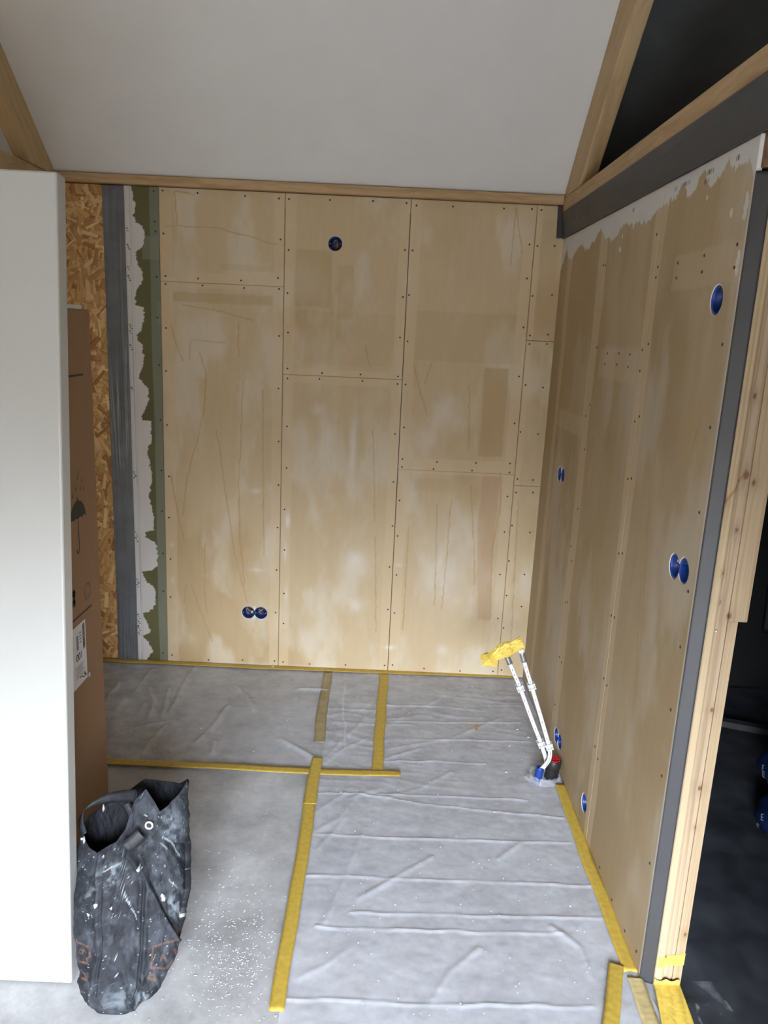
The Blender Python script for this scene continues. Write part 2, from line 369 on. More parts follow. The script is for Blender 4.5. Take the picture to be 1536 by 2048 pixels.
# ------------------------------------------------------------------ wall boards
def wall_pt(plane, u, v, d):
    if plane == 'back': return np.stack([u, np.full_like(u, YB) + d, v], -1)
    return np.stack([np.full_like(u, XR) + d, u, v], -1)
def board(name, plane, u0, u1, v0, v1, colf, holes=(), step=.0045, mat=None, parent=None, th=.0125):
    def axis(a_, b_, cuts):
        pts = sorted(set([a_, b_] + [c for c in cuts if a_ < c < b_])); out = []
        for p, q in zip(pts, pts[1:]):
            k = max(1, int(round((q - p) / step))); out += list(np.linspace(p, q, k + 1)[:-1])
        return np.array(out + [pts[-1]])
    cu, cv = [], []
    for h in holes: cu += [h['u'] - h['hu'], h['u'] + h['hu']]; cv += [h['v'] - h['hv'], h['v'] + h['hv']]
    us, vs_ = axis(u0, u1, cu), axis(v0, v1, cv)
    nu, nv = len(us), len(vs_)
    U, V = np.meshgrid(us, vs_, indexing='ij'); U = U.ravel(); V = V.ravel()
    D = np.zeros_like(U)
    F = grid_faces(nu, nv)
    extraV, extraF = [], []
    base = len(U)
    for h in holes:
        cu_ = (U[F].mean(1)); cv_ = (V[F].mean(1))
        F = F[~((abs(cu_ - h['u']) < h['hu']) & (abs(cv_ - h['v']) < h['hv']))]
        iu0 = int(np.argmin(abs(us - (h['u'] - h['hu'])))); iu1 = int(np.argmin(abs(us - (h['u'] + h['hu']))))
        iv0 = int(np.argmin(abs(vs_ - (h['v'] - h['hv'])))); iv1 = int(np.argmin(abs(vs_ - (h['v'] + h['hv']))))
        loop = [(i, iv0) for i in range(iu0, iu1)] + [(iu1, j) for j in range(iv0, iv1)] + [(i, iv1) for i in range(iu1, iu0, -1)] + [(iu0, j) for j in range(iv1, iv0, -1)]
        idx = [i * nv + j for i, j in loop]; n_ = len(idx)
        def rad(th_):
            best = 0
            for (cx, cy) in h['c']:
                bx, by = cx, cy; dx, dy = math.cos(th_), math.sin(th_)
                B_ = bx * dx + by * dy; disc = B_ * B_ - (bx * bx + by * by - h['r'] ** 2)
                if disc >= 0: best = max(best, B_ + math.sqrt(disc))
            return best
        rings = []
        for (sc_, dd) in ((.0032, 0.0), (0.0, 0.0), (0.0, th + .004)):
            ring = []
            for q in idx:
                th_ = math.atan2(V[q] - h['v'], U[q] - h['u']); r_ = rad(th_) + sc_
                ring.append(base + len(extraV)); extraV.append((h['u'] + r_ * math.cos(th_), h['v'] + r_ * math.sin(th_), dd))
            rings.append(ring)
        for k in range(n_):
            a_, b_ = idx[k], idx[(k + 1) % n_]
            extraF.append((a_, b_, rings[0][(k + 1) % n_], rings[0][k]))
            for ra, rb_ in ((0, 1), (1, 2)): extraF.append((rings[ra][k], rings[ra][(k + 1) % n_], rings[rb_][(k + 1) % n_], rings[rb_][k]))
    # edge skirts
    per = [(i, 0) for i in range(nu)] + [(nu - 1, j) for j in range(1, nv)] + [(i, nv - 1) for i in range(nu - 2, -1, -1)] + [(0, j) for j in range(nv - 2, 0, -1)]
    pi_ = [i * nv + j for i, j in per]; b2 = base + len(extraV)
    for q in pi_: extraV.append((U[q], V[q], th))
    for k in range(len(pi_)):
        k2 = (k + 1) % len(pi_); extraF.append((pi_[k], b2 + k, b2 + k2, pi_[k2]))
    ev = np.array(extraV)
    U = np.concatenate([U, ev[:, 0]]); V = np.concatenate([V, ev[:, 1]]); D = np.concatenate([D, ev[:, 2]])
    cols = colf(U, V)
    for h in holes:   # white plaster core shows in the cut edge
        d_ = np.min([np.hypot(U - h['u'] - c[0], V - h['v'] - c[1]) for c in h['c']], axis=0)
        cols = mixc(cols, (.70, .70, .69), (d_ < h['r'] + .0012) * 1.0)
    return np_mesh(name, wall_pt(plane, U, V, D), np.concatenate([F, np.array(extraF)]), mat, parent, cols)

# --- colours of the back wall: tan primer, lighter bands over the studs, drips, patches
BP = lambda pts: [uback(p) for p in pts]
RP = lambda pts: [uright(p) for p in pts]
drips_b = [BP(p) for p in ([(349, 383), (372, 385), (390, 391)], [(349, 385), (352, 420), (356, 449)], [(330, 451), (430, 455), (495, 472), (553, 490)],
    [(365, 610), (430, 620), (508, 641)], [(342, 649), (352, 690), (366, 722)], [(381, 683), (379, 719)], [(399, 704), (413, 750), (408, 820), (395, 880), (375, 950), (366, 1030)],
    [(477, 641), (477, 714)], [(432, 860), (440, 900), (452, 990), (469, 1108), (495, 1206)], [(486, 760), (481, 900), (477, 965), (480, 1080), (489, 1170)],
    [(526, 780), (526, 900), (527, 1010), (528, 1115)], [(342, 949), (352, 1010), (370, 1085)], [(383, 1170), (405, 1235), (425, 1284)], [(410, 1085), (409, 1190), (414, 1225)],
    [(372, 1170), (368, 1206)], [(746, 861), (748, 950), (749, 1043)], [(731, 691), (740, 737)], [(827, 729), (840, 780), (855, 833)], [(862, 728), (850, 768)],
    [(938, 771), (938, 899)], [(942, 971), (948, 1095), (949, 1170)], [(874, 1008), (872, 1111), (869, 1212)], [(902, 1001), (894, 1111), (884, 1216)],
    [(1032, 412), (1022, 529)], [(1032, 417), (1045, 509)], [(385, 680), (450, 686)], [(1002, 945), (1000, 1010), (985, 1100), (980, 1240)], [(750, 1075), (751, 1180), (752, 1265)],
    [(818, 1050), (812, 1150), (806, 1260)], [(1037, 1000), (1027, 1180), (1020, 1330)])]
def rect_m(u, v, a_, b_, soft=.004):
    (x0_, z0_), (x1_, z1_) = uback(a_), uback(b_)
    lo, hi = min(z0_, z1_), max(z0_, z1_)
    return sst(x0_ - soft, x0_ + soft, u) * (1 - sst(x1_ - soft, x1_ + soft, u)) * sst(lo - soft, lo + soft, v) * (1 - sst(hi - soft, hi + soft, v))
SEAMX = [-1.126, -.5225, .0775, .680]
def tan_base(u, v, s):
    c = np.tile(np.array([[.53, .412, .255]]), (len(u), 1))
    f1 = fbm(u * 2.3 + 5, v * 1.6 + 3, s); f2 = fbm(u * 7, v * 3.5, s + 5); f3 = vnoise(u * 60, v * 9, s + 9)
    f4 = vnoise(u * 300, v * 120, s + 19)
    c = mixc(c, (.44, .32, .17), sst(.50, .72, f1) * .75)
    c = mixc(c, (.64, .575, .46), sst(.46, .74, f2) * .6)
    return c * (1 + .05 * (f3[:, None] - .5) + .05 * (f4[:, None] - .5))
def back_col(u, v):
    jit = (vnoise(u * 25, v * 25, 3) - .5) * .006
    c = tan_base(u, v, 1)
    uu, vv = u + jit, v + jit
    # darker primer patches
    for a_, b_, f in (((345, 583), (545, 612), .55), ((588, 498), (662, 616), .55), ((677, 530), (705, 640), .4), ((440, 527), (548, 545), .3),
                      ((970, 735), (1004, 915), .7), ((596, 620), (790, 735), .22), ((830, 620), (1040, 730), .3), ((1082, 440), (1100, 680), .3), ((830, 955), (905, 985), .25)):
        c = mixc(c, (.43, .31, .16), rect_m(uu, vv, a_, b_, .006) * f)
    pin = BP([(967, 945), (955, 1050), (955, 1240)]); pin2 = BP([(1002, 945), (985, 1100), (980, 1240)])
    xl = np.interp(-vv, [-p[1] for p in pin], [p[0] for p in pin]); xr_ = np.interp(-vv, [-p[1] for p in pin2], [p[0] for p in pin2])
    inb = sst(-.003, .003, uu - xl) * (1 - sst(-.003, .003, uu - xr_)) * (vv < pin[0][1]) * (vv > pin[2][1])
    c = mixc(c, (.44, .29, .17), inb * .55)
    # paler bands over the studs and joints
    band = np.zeros_like(u)
    for s_, l_, r_ in ((SEAMX[0], -.0, .062), (SEAMX[1], -.05, .055), (SEAMX[2], -.05, .055), (SEAMX[3], -.055, .03)):
        band = np.maximum(band, sst(s_ + l_ - .003, s_ + l_ + .003, uu) * (1 - sst(s_ + r_ - .003, s_ + r_ + .003, uu)))
    for a_, b_ in (((322, 541), (570, 584)), ((573, 735), (802, 776)), ((805, 915), (1022, 955))):
        band = np.maximum(band, rect_m(uu, vv, a_, b_, .003))
    c = mixc(c, (.63, .49, .32), band * .48)
    # whitish rubbed spots
    for (p, ru, rv, f) in (((706, 900), .018, .16, .6), ((708, 1120), .06, .05, .4), ((712, 1210), .05, .04, .45), ((650, 880), .03, .12, .3), ((640, 820), .04, .03, .35), ((736, 830), .03, .10, .2),
                           ((575, 1040), .012, .04, .8), ((571, 1105), .010, .05, .45), ((572, 1190), .010, .05, .4), ((510, 982), .035, .012, .4), ((515, 1140), .035, .01, .4), ((343, 1090), .012, .012, .4),
                           ((345, 1160), .012, .02, .4), ((450, 1060), .05, .08, .25), ((900, 1130), .12, .22, .3), ((880, 830), .05, .10, .2), ((780, 1295), .03, .012, .6), ((885, 1300), .03, .03, .35), ((795, 1130), .02, .01, .4), ((820, 560), .04, .12, .15)):
        q = uback(p); d = ((u - q[0]) / ru) ** 2 + ((v - q[1]) / rv) ** 2
        c = mixc(c, (.74,.71,.66), np.exp(-d) * f * (.6 + .8 * vnoise(u * 40, v * 14, 8)))
    for k, pts in enumerate(drips_b):
        d = poly_dist(u + (vnoise(u * 3, v * 45, 50 + k) - .5) * .006, v + (vnoise(u * 45, v * 3, 70 + k) - .5) * .006, pts)
        c = mixc(c, (.40, .245, .095), (1 - sst(.0012, .0048, d)) * (.5 + .5 * vnoise(u * 20, v * 30, 90 + k)) * .75)
    c = mixc(c, (.60, .56, .50), (1 - sst(.0, .01, v - .0)) * 0 + (1 - sst(.008, .03, v)) * sst(.35, .6, vnoise(u * 6, v * 2, 33)) * .45)
    return c
wp = [(372, 263), (400, 268), (415, 272), (430, 267), (445, 271), (450, 283), (460, 289), (485, 289), (497, 280), (505, 270), (520, 273), (530, 276), (545, 285), (560, 287), (575, 275), (590, 271), (610, 272),
      (615, 288), (640, 287), (660, 284), (667, 275), (680, 276), (690, 286), (730, 287), (745, 280), (757, 277), (768, 290), (780, 296), (800, 297), (812, 292), (830, 285), (840, 283), (842, 302), (860, 303), (885, 302),
      (890, 298), (905, 293), (915, 299), (935, 301), (960, 303), (975, 302), (990, 297), (1005, 300), (1020, 306), (1045, 309), (1060, 309), (1064, 289), (1074, 291), (1085, 311), (1110, 315), (1130, 316), (1141, 302),
      (1143, 285), (1155, 290), (1165, 294), (1172, 306), (1190, 312), (1203, 312), (1217, 305), (1223, 299), (1226, 285), (1235, 288), (1250, 297), (1265, 301), (1272, 286), (1285, 297), (1302, 307), (1315, 296), (1325, 289)]
wq = [uback((x, y)) for y, x in wp]
wz = np.array([q[1] for q in wq])[::-1]; wx = np.array([q[0] for q in wq])[::-1]
def green_col(u, v):
    c = np.tile(np.array([[.125, .118, .052]]), (len(u), 1)) * (1 + .25 * (fbm(u * 8, v * 4, 41)[:, None] - .5))
    xb = np.interp(v, [0, 2.43], [-1.168, -1.172]) + (vnoise(v * 3, v * 0, 5) - .5) * .006
    st = sst(-.0015, .0015, u - xb)
    c = mixc(c, (.205, .222, .165), st * .8)
    for z0_, z1_, x_ in ((2.10, 2.21, -1.21), (1.79, 1.90, -1.145)):
        c = mixc(c, (.24, .25, .19), (v > z0_) * (v < z1_) * (u > x_) * .5)
    edge = np.interp(v, wz, wx) + (fbm(u * 60, v * 70, 6) - .5) * .022 + (vnoise(u * 150, v * 200, 16) - .5) * .007
    wm = 1 - sst(-.0012, .0012, u - edge)
    shade = .60 + .05 * fbm(u * 20, v * 9, 12)
    wc = np.stack([shade, shade * .975, shade * .955], -1)
    c = c * (1 - wm[:, None]) + wc * wm[:, None]
    c = mixc(c, (.36, .355, .345), (abs(u - (-1.2655 + .003 * np.sin(v * 3))) < .0018) * .75 * (u < edge))
    c = mixc(c, (.44, .435, .42), (abs(u + 1.2565) < .0015) * .5)
    # groups of factory marks along the bead
    for z_, k_ in ((2.24, 2), (2.165, 3), (2.06, 2), (2.02, 3), (1.79, 5), (1.69, 3), (1.48, 2), (1.05, 4), (.73, 6), (.47, 5), (.27, 7), (.20, 5)):
        for j in range(k_):
            zz = z_ - j * .0105
            c = mixc(c, (.05, .05, .05), ((abs(v - zz) < .0032) & (abs(u + 1.277 - .004 * ((j * 7) % 3 - 1)) < .0036)) * .9)
    return c
# --- right wall colours
rstr = [((1102, 889), (1111, 889), (1060, 1250)), None]
VB = [(3.66, 3.735), (3.085, 3.19), (2.455, 2.552)]      # pale bands over studs: y range
tw = [(1122, 540), (1128, 520), (1134, 498), (1137, 520), (1146, 515), (1150, 505), (1165, 488), (1171, 500), (1178, 497), (1190, 478), (1203, 455), (1208, 472), (1220, 480), (1228, 479), (1240, 460), (1252, 446), (1262, 452), (1280, 447),
      (1300, 440), (1310, 425), (1335, 405), (1352, 396), (1362, 372), (1366, 369), (1373, 390), (1382, 393), (1392, 373), (1405, 345), (1411, 347), (1420, 375), (1430, 370), (1445, 342), (1456, 323), (1460, 322), (1465, 345), (1480, 333), (1495, 322), (1503, 322), (1508, 345)]
tq = [uright(p) for p in tw]; ty = np.array([q[0] for q in tq])[::-1]; tz = np.array([q[1] for q in tq])[::-1]
drips_r = [RP(p) for p in ([(1240, 620), (1215, 900)], [(1205, 1030), (1190, 1230), (1180, 1300)], [(1150, 700), (1120, 900)], [(1300, 980), (1280, 1300)], [(1285, 1120), (1270, 1380), (1255, 1600)],
                           [(1180, 1040), (1160, 1250)], [(1395, 860), (1385, 900)], [(1255, 1560), (1245, 1650)])]
def right_col(u, v):
    jit = (vnoise(u * 20, v * 20, 13) - .5) * .006
    c = tan_base(u * .8 + 9, v * .7, 31) * .80  # whole wall toned down: its weaker light is put into the colour
    uu = u + jit; vv = v + jit
    c = mixc(c, (.42, .30, .15), sst(3.62, 3.7, u) * .0 + (sst(3.755, 3.76, uu)) * .6 * sst(1.25, 1.3, v))
    for (y0_, y1_, z0_, z1_, f) in ((2.56, 3.08, 1.80, 2.25, .45), (3.20, 3.66, 1.50, 2.2, .45), (1.95, 2.44, 2.07, 2.26, .30), (2.45, 2.85, .15, .55, .2), (2.0, 2.12, 1.49, 1.66, .35), (2.56, 3.08, .75, 1.2, .2)):
        c = mixc(c, (.43, .31, .155), sst(y0_ - .01, y0_ + .01, uu) * (1 - sst(y1_ - .01, y1_ + .01, uu)) * sst(z0_ - .01, z0_ + .01, vv) * (1 - sst(z1_ - .01, z1_ + .01, vv)) * f)
    band = np.zeros_like(u)
    for k, (a_, b_) in enumerate(VB):
        b0 = a_ + (vnoise(v * 4, v * 0, 60 + k) - .5) * .02; b1 = b_ + (vnoise(v * 5, v * 0, 63 + k) - .5) * .02
        band = np.maximum(band, sst(-.003, .003, u - b0) * (1 - sst(-.003, .003, u - b1)))
    for (y0_, y1_, z0_, z1_) in ((2.55, 3.03, 1.68, 1.79), (1.88, 2.34, 1.965, 2.06), (3.18, 3.68, 1.42, 1.505)):
        band = np.maximum(band, .45 * sst(y0_ - .003, y0_ + .003, uu) * (1 - sst(y1_ - .003, y1_ + .003, uu)) * sst(z0_ - .003, z0_ + .003, vv) * (1 - sst(z1_ - .003, z1_ + .003, vv)))
    c = mixc(c, (.64, .50, .335), band * .50)
    for k, pts in enumerate(drips_r):
        d = poly_dist(u + (vnoise(u * 3, v * 25, 150 + k) - .5) * .008, v, pts)
        c = mixc(c, (.33, .20, .09), (1 - sst(.001, .006, d)) * vnoise(u * 20, v * 12, 190 + k) * .6)
    edge = np.interp(u, ty, tz) + (vnoise(u * 70, v * 25, 26) - .5) * .022 + (vnoise(u * 260, v * 60, 27) - .5) * .010
    wm = sst(-.0015, .0015, v - edge)
    # plaster also runs down the near edge for a short way, with loose smears
    ned = 1.905 + .012 * vnoise(v * 14, v * 0, 77) * (v > 1.95)
    wm = np.maximum(wm, (u < 1.895 + .016 * (vnoise(v * 9, v * 0, 77) > .62) * (v > 1.7)) * (v > .02) * .55)
    for (p, ry, rz) in (((1345, 396), .01, .012), ((1463, 424), .008, .012), ((1492, 412), .012, .03), ((1475, 525), .010, .03), ((1240, 499), .012, .010), ((1245, 472), .006, .008), ((1414, 397), .005, .008)):
        q = uright(p); wm = np.maximum(wm, (((u - q[0]) / ry) ** 2 + ((v - q[1]) / rz) ** 2 + (vnoise(u * 90, v * 90, 28) - .5) * 1.2 < 1) * 1.0)
    sh = .60 + .06 * fbm(u * 10, v * 20, 29)
    wc = np.stack([sh, sh * .985, sh * .955], -1)
    c = c * (1 - wm[:, None]) + wc * wm[:, None]
    c = mixc(c, (.35, .34, .32), ((abs(v - 2.262) < .0015) | (abs(v - 2.249) < .0010)) * .7)
    for y_, k_ in ((1.99, 2), (2.14, 4), (2.30, 6), (2.40, 2), (2.80, 2)):
        for j in range(k_):
            c = mixc(c, (.05, .05, .05), ((abs(u - y_ - j * .0115) < .0026) & (abs(v - 2.257) < .007)) * .9)
    for y_, k_ in ((2.01, 1), (2.16, 3)):
        for j in range(k_):
            c = mixc(c, (.05, .05, .05), ((abs(u - y_ - j * .012) < .0026) & (abs(v - 2.235) < .006)) * .85)
    return c

wall_back = struct(MB().box(-2.75, 3.35, YB + .10, YB + .2, 0, 2.40).build('wall_back', m_cavity))
def hole1(p, r=.035, halo=.5):
    return dict(u=p[0], v=p[1], hu=r + .012, hv=r + .012, r=r, c=[(0, 0)], halo=halo)
def hole2(p, dv=0.0, r=.0355, halo=.8):
    return dict(u=p[0], v=p[1], hu=r * 2 + .014, hv=r + .012 + abs(dv), r=r, c=[(-.0335, -dv), (.0335, dv)], halo=halo)
bh_single = uback((670.5, 487.5)); bh_double = uback((509, 1226))
TOPB = 2.432
hz1 = uback((450, 568))[1]; hz2 = uback((690, 754))[1]; hz3 = uback((900, 943))[1]; hz4 = uback((1080, 682))[1]; hz5 = uback((1055, 972))[1]
G = .0014
cols_ = [(SEAMX[0] + G, SEAMX[1] - G, [(0.004, hz1 - .0006, [hole2(bh_double, 0, .035, .7)]), (hz1 + .0006, TOPB, [])]),
         (SEAMX[1] + G, SEAMX[2] - G, [(0.004, hz2 - .0006, []), (hz2 + .0006, TOPB, [hole1(bh_single, .034, .3)])]),
         (SEAMX[2] + G, SEAMX[3] - G, [(0.004, hz3 - .0004, []), (hz3 + .0004, TOPB, [])]),
         (SEAMX[3] + G, XR + .008, [(0.004, hz5 - .001, []), (hz5 + .001, hz4 - .001, []), (hz4 + .001, TOPB, [])])]
back_boards = []
for (u0, u1, rows_) in cols_:
    for (v0, v1, hs) in rows_:
        back_boards.append((u0, u1, v0, v1, board('wallboard', 'back', u0, u1, v0, v1, back_col, hs, mat=m_board, parent=wall_back)))
gb = board('moisture_board', 'back', -1.292, SEAMX[0] - .0004, 0.004, TOPB, green_col, (), step=.0028, mat=m_board, parent=wall_back)
gb['label'] = 'dark green board with ragged white plaster edge'
back_boards.append((-1.292, SEAMX[0], 0, TOPB, gb))
wall_right = struct(MB().box(XR + .085, XR + .128, 1.93, YB, 0, 2.39).build('wall_right', m_cavity))
rh = [uright((1433, 600)), uright((1357.5, 1137)), uright((1122, 949)), uright((1115.5, 1477)), uright((1168, 1606))]
rholes = [hole1(rh[0], .0375, 1.), hole2(rh[1], -.004, .036, 1.), hole2(rh[2], -.003, .034, 1.), hole2(rh[3], -.003, .034, 1.), hole1(rh[4], .035, 1.)]
yseam = 2.504
zs1 = 1.735
RT = 2.285
rb = []
for (u0, u1, v0, v1) in ((1.884, yseam - .0005, .006, RT), (yseam + .0005, YB - .002, .006, RT)):
    hs = [h for h in rholes if u0 < h['u'] < u1]
    rb.append((u0, u1, v0, v1, board('wallboard', 'right', u0, u1, v0, v1, right_col, hs, step=.0042, mat=m_board, parent=wall_right)))

# screws: heads sunk in the boards
sb = MB(); sb.lathe([(.0001, .0012), (.0022, .0006), (.0034, .0012), (.0044, .0002), (.0046, -.001)], 12); screw_me = None
o = sb.build('screw', m_screw); screw_me = o.data; bpy.data.objects.remove(o)
bs = [(395, 386), (490, 392), (558, 397), (578, 398), (660, 400), (746, 402), (813, 406), (833, 411), (906, 413), (1008, 417), (1064, 418), (1083, 420), (1117, 422), (325, 381), (327, 467), (331, 552), (331, 568), (332, 656), (332, 742),
      (334, 850), (338, 953), (338, 1035), (341, 1118), (341, 1194), (344, 1310), (307, 382), (309, 443), (311, 463), (313, 554), (315, 635), (318, 730), (321, 840), (323, 941), (324, 1022), (326, 1107), (327, 1182), (326, 1306),
      (396, 557), (482, 561), (405, 571), (488, 576), (556, 556), (558, 578), (561, 479), (558, 672), (557, 777), (557, 883), (557, 970), (555, 1055), (553, 1140), (551, 1225), (549, 1322),
      (577, 500), (575, 586), (576, 665), (575, 737), (575, 757), (574, 853), (573, 936), (569, 1019), (569, 1100), (568, 1187), (567, 1247), (566, 1324), (417, 1320), (485, 1320), (619, 1328), (691, 1330),
      (644, 746), (721, 749), (639, 758), (725, 762), (810, 500), (825, 501), (806, 594), (818, 590), (800, 675), (815, 683), (796, 753), (795, 768), (811, 769), (790, 868), (787, 964), (785, 1052), (779, 1134), (776, 1219), (769, 1331),
      (808, 855), (805, 918), (804, 934), (799, 1001), (795, 1072), (793, 1150), (789, 1226), (785, 1330), (874, 924), (952, 926), (867, 938), (944, 941), (1059, 489), (1054, 557), (1047, 655), (1038, 753), (1029, 847), (1020, 927), (1019, 945),
      (1015, 993), (1009, 1064), (1000, 1149), (996, 1237), (848, 1337), (920, 1342), (986, 1343), (1003, 1340), (1075, 492), (1065, 592), (1060, 671), (1059, 688), (1051, 770), (1041, 864), (1035, 958), (1032, 985), (1024, 1051), (1018, 1122), (1013, 1191), (1007, 1256),
      (1109, 492), (1104, 590), (1096, 669), (1094, 688), (1086, 775), (1076, 868), (1066, 960), (1066, 985), (1060, 1065), (1049, 1149), (1043, 1213)]
rs_ = [(1475, 489), (1409, 511), (1356, 526), (1469, 535), (1404, 544), (1353, 556), (1445, 689), (1421, 855), (1399, 1025), (1377, 1183), (1361, 1294), (1342, 1420), (1324, 1552), (1300, 1727), (1200, 1735), (1224, 1800), (1250, 1862), (1273, 1903),
       (1194, 695), (1285, 700), (1297, 688), (1215, 707), (1238, 707), (1260, 709), (1210, 728), (1234, 729), (1256, 734), (1280, 742), (1180, 809), (1172, 832), (1279, 833), (1270, 843), (1169, 899), (1256, 958), (1263, 957), (1238, 1107), (1245, 1107),
       (1223, 1231), (1229, 1235), (1131, 1205), (1135, 1204), (1142, 1093), (1144, 1122), (1156, 1018), (1119, 1314), (1123, 1325), (1110, 1409), (1208, 1357), (1214, 1371), (1190, 1493), (1196, 1518), (1207, 530), (1211, 531), (1314, 469), (1316, 534), (1312, 555)]
def put_screw(boards, u, v, co, rot):
    for (u0, u1, v0, v1, bo) in boards:
        if u0 <= u <= u1 and v0 <= v <= v1:
            o = bpy.data.objects.new('screw', screw_me); C.objects.link(o); o.parent = bo; o.location = co; o.rotation_euler = rot; return
for p in bs:
    u, v = uback(p); put_screw(back_boards, u, v, (u, YB - .0005, v), (math.radians(90), 0, 0))
for p in rs_:
    u, v = uright(p); put_screw(rb, u, v, (XR - .0005, u, v), (0, math.radians(-90), 0))

# OSB sheet at the left of the back wall
st = .0035
us = np.arange(-1.95, -1.384, st); vs2 = np.arange(0.012, 2.432, st); nu, nv = len(us), len(vs2)
img = np.tile(np.array([.40, .24, .10]), (nu, nv, 1)).astype(float); hgt = np.zeros((nu, nv))
pal = [(.50, .31, .13), (.42, .24, .095), (.56, .37, .17), (.34, .18, .07), (.47, .27, .10), (.60, .42, .21), (.28, .14, .05)]
rr = random.Random(5)
for k in range(2600):
    cx, cy = rr.uniform(us[0], us[-1]), rr.uniform(0, 2.43)
    L = rr.uniform(.02, .075); W = rr.uniform(.004, .014); ang = rr.uniform(0, math.pi)
    if rr.random() < .5: ang = math.pi / 2 + rr.gauss(0, .5)
    i0, i1 = max(0, int((cx - L - us[0]) / st)), min(nu, int((cx + L - us[0]) / st) + 2)
    j0, j1 = max(0, int((cy - L - vs2[0]) / st)), min(nv, int((cy + L - vs2[0]) / st) + 2)
    if i1 <= i0 or j1 <= j0: continue
    UU, VV = np.meshgrid(us[i0:i1] - cx, vs2[j0:j1] - cy, indexing='ij')
    a_ = UU * math.cos(ang) + VV * math.sin(ang); b_ = -UU * math.sin(ang) + VV * math.cos(ang)
    msk = (abs(a_) < L / 1.3) & (abs(b_) < W * (1 - .3 * a_ / L))
    c0 = np.array(rr.choice(pal)) * rr.uniform(.85, 1.12)
    img[i0:i1, j0:j1][msk] = c0; hgt[i0:i1, j0:j1][msk] = rr.uniform(0, .0012)
    edge_ = msk & (b_ > W * .6)
    img[i0:i1, j0:j1][edge_] = c0 * .7
U, V = np.meshgrid(us, vs2, indexing='ij')
osb = np_mesh('osb_panel', np.stack([U.ravel(), YB + .002 - hgt.ravel(), V.ravel()], -1), grid_faces(nu, nv), m_osb, wall_back, np.clip(img.reshape(-1, 3) * 1.28, 0, .8))
osb['label'] = 'bare oriented strand board strip'

# ------------------------------------------------------------------ timber
tb = struct(MB().box(-2.68, .797, YB - .035, YB + .16, 2.435, 2.475).build('trim_1', m_woodx, bevel=.003))
# top plate of the right wall, running towards the photographer
pt = MB().box(.797, .875, 1.0, 3.895, 2.388, 2.462).build('top_plate', m_wood, bevel=.003)
tag(pt, 'horizontal spruce top plate running along the right wall above the grey foil', 'beam')
pt2 = MB().box(-1.69, -1.612, 1.2, 3.895, 2.385, 2.462).build('top_plate', m_wood, bevel=.003)
tag(pt2, 'short visible end of a spruce plate at the upper left, behind the white panel', 'beam')
def rafter(name, x0, x1, ya, yb, depth, label):
    seat = 2.4645
    ys_ = YB + (2.463 - depth - seat) / SL
    prof = [(ya, zc(ya) - .002), (yb, zc(yb) - .002), (yb, seat), (ys_, seat), (ya, zc(ya) - .002 - depth)]
    v = [(x0, y, z) for y, z in prof] + [(x1, y, z) for y, z in prof]
    me_o = np_mesh(name, v, [(4, 3, 2, 1, 0), (5, 6, 7, 8, 9)] + [(k, (k + 1) % 5, (k + 1) % 5 + 5, k + 5) for k in range(5)], m_woods)
    bv = me_o.modifiers.new('edge', 'BEVEL'); bv.width = .003; bv.segments = 2
    tag(me_o, label, 'rafter'); return me_o
rafter('rafter', .797, .862, .75, 3.86, .255, 'sloping spruce rafter along the right edge of the ceiling')
rafter('rafter', -1.675, -1.607, .75, 3.86, .215, 'sloping spruce rafter at the upper left edge of the ceiling')

# ------------------------------------------------------------------ foil strips
def wavy_sheet(name, P00, P10, P01, P11, nu, nv, mat, disp, normal, label=None, cat=None, parent=None, th=.0012):
    P00, P10, P01, P11 = [np.array(p, float) for p in (P00, P10, P01, P11)]
    s = np.linspace(0, 1, nu); t_ = np.linspace(0, 1, nv); S, T = np.meshgrid(s, t_, indexing='ij'); S = S.ravel(); T = T.ravel()
    P = P00 * ((1 - S) * (1 - T))[:, None] + P10 * (S * (1 - T))[:, None] + P01 * ((1 - S) * T)[:, None] + P11 * (S * T)[:, None]
    P = P + disp(S, T)[:, None] * np.array(normal, float)[None, :]
    o = np_mesh(name, P, grid_faces(nu, nv), mat, parent, smooth=True)
    sd = o.modifiers.new('thickness', 'SOLIDIFY'); sd.thickness = th
    if label: tag(o, label, cat)
    return o
def d_vert(S, T):
    q = S * 5 + 2.2 * fbm(T * 3.0, S * 1.2, 3, 3)
    w_ = .0015 + .0095 * np.abs(fbm(q * 1.7, T * 1.6, 7, 3) - .5) * (.5 + 1.4 * sst(.25, .05, T) + 1.1 * sst(.8, .55, T) * sst(.35, .55, T))
    w_ += .0012 * vnoise(S * 16, T * 2.4, 8)
    return w_ + .004 * fbm(S * 4, T * 7, 9) + .012 * np.exp(-T * 28) * np.abs(fbm(S * 7 + T * 30, T * 30 - S * 6, 4) - .4)
wavy_sheet('membrane_strip', (-1.392, YB - .001, .003), (-1.284, YB - .001, .003), (-1.392, YB - .001, 2.43), (-1.290, YB - .001, 2.43), 46, 500, m_foil, d_vert, (0, -1, 0),
           'wrinkled grey foil strip running floor to ceiling between strand board and white plaster edge', 'foil strip')
def d_band(S, T):
    return .001 + .004 * fbm(S * 9, T * 4, 14) + .007 * np.exp(-((S - .86) / .05) ** 2 - ((T - .55) / .18) ** 2) * np.abs(np.sin(S * 60 + T * 9)) ** 2
wavy_sheet('membrane_strip', (.815, 1.0, 2.283), (.815, 3.898, 2.283), (.796, 1.0, 2.398), (.796, 3.898, 2.398), 600, 30, m_foil2, d_band, (-1, 0, 0),
           'wide grey foil band between the top plate and the plastered right wall', 'foil strip')
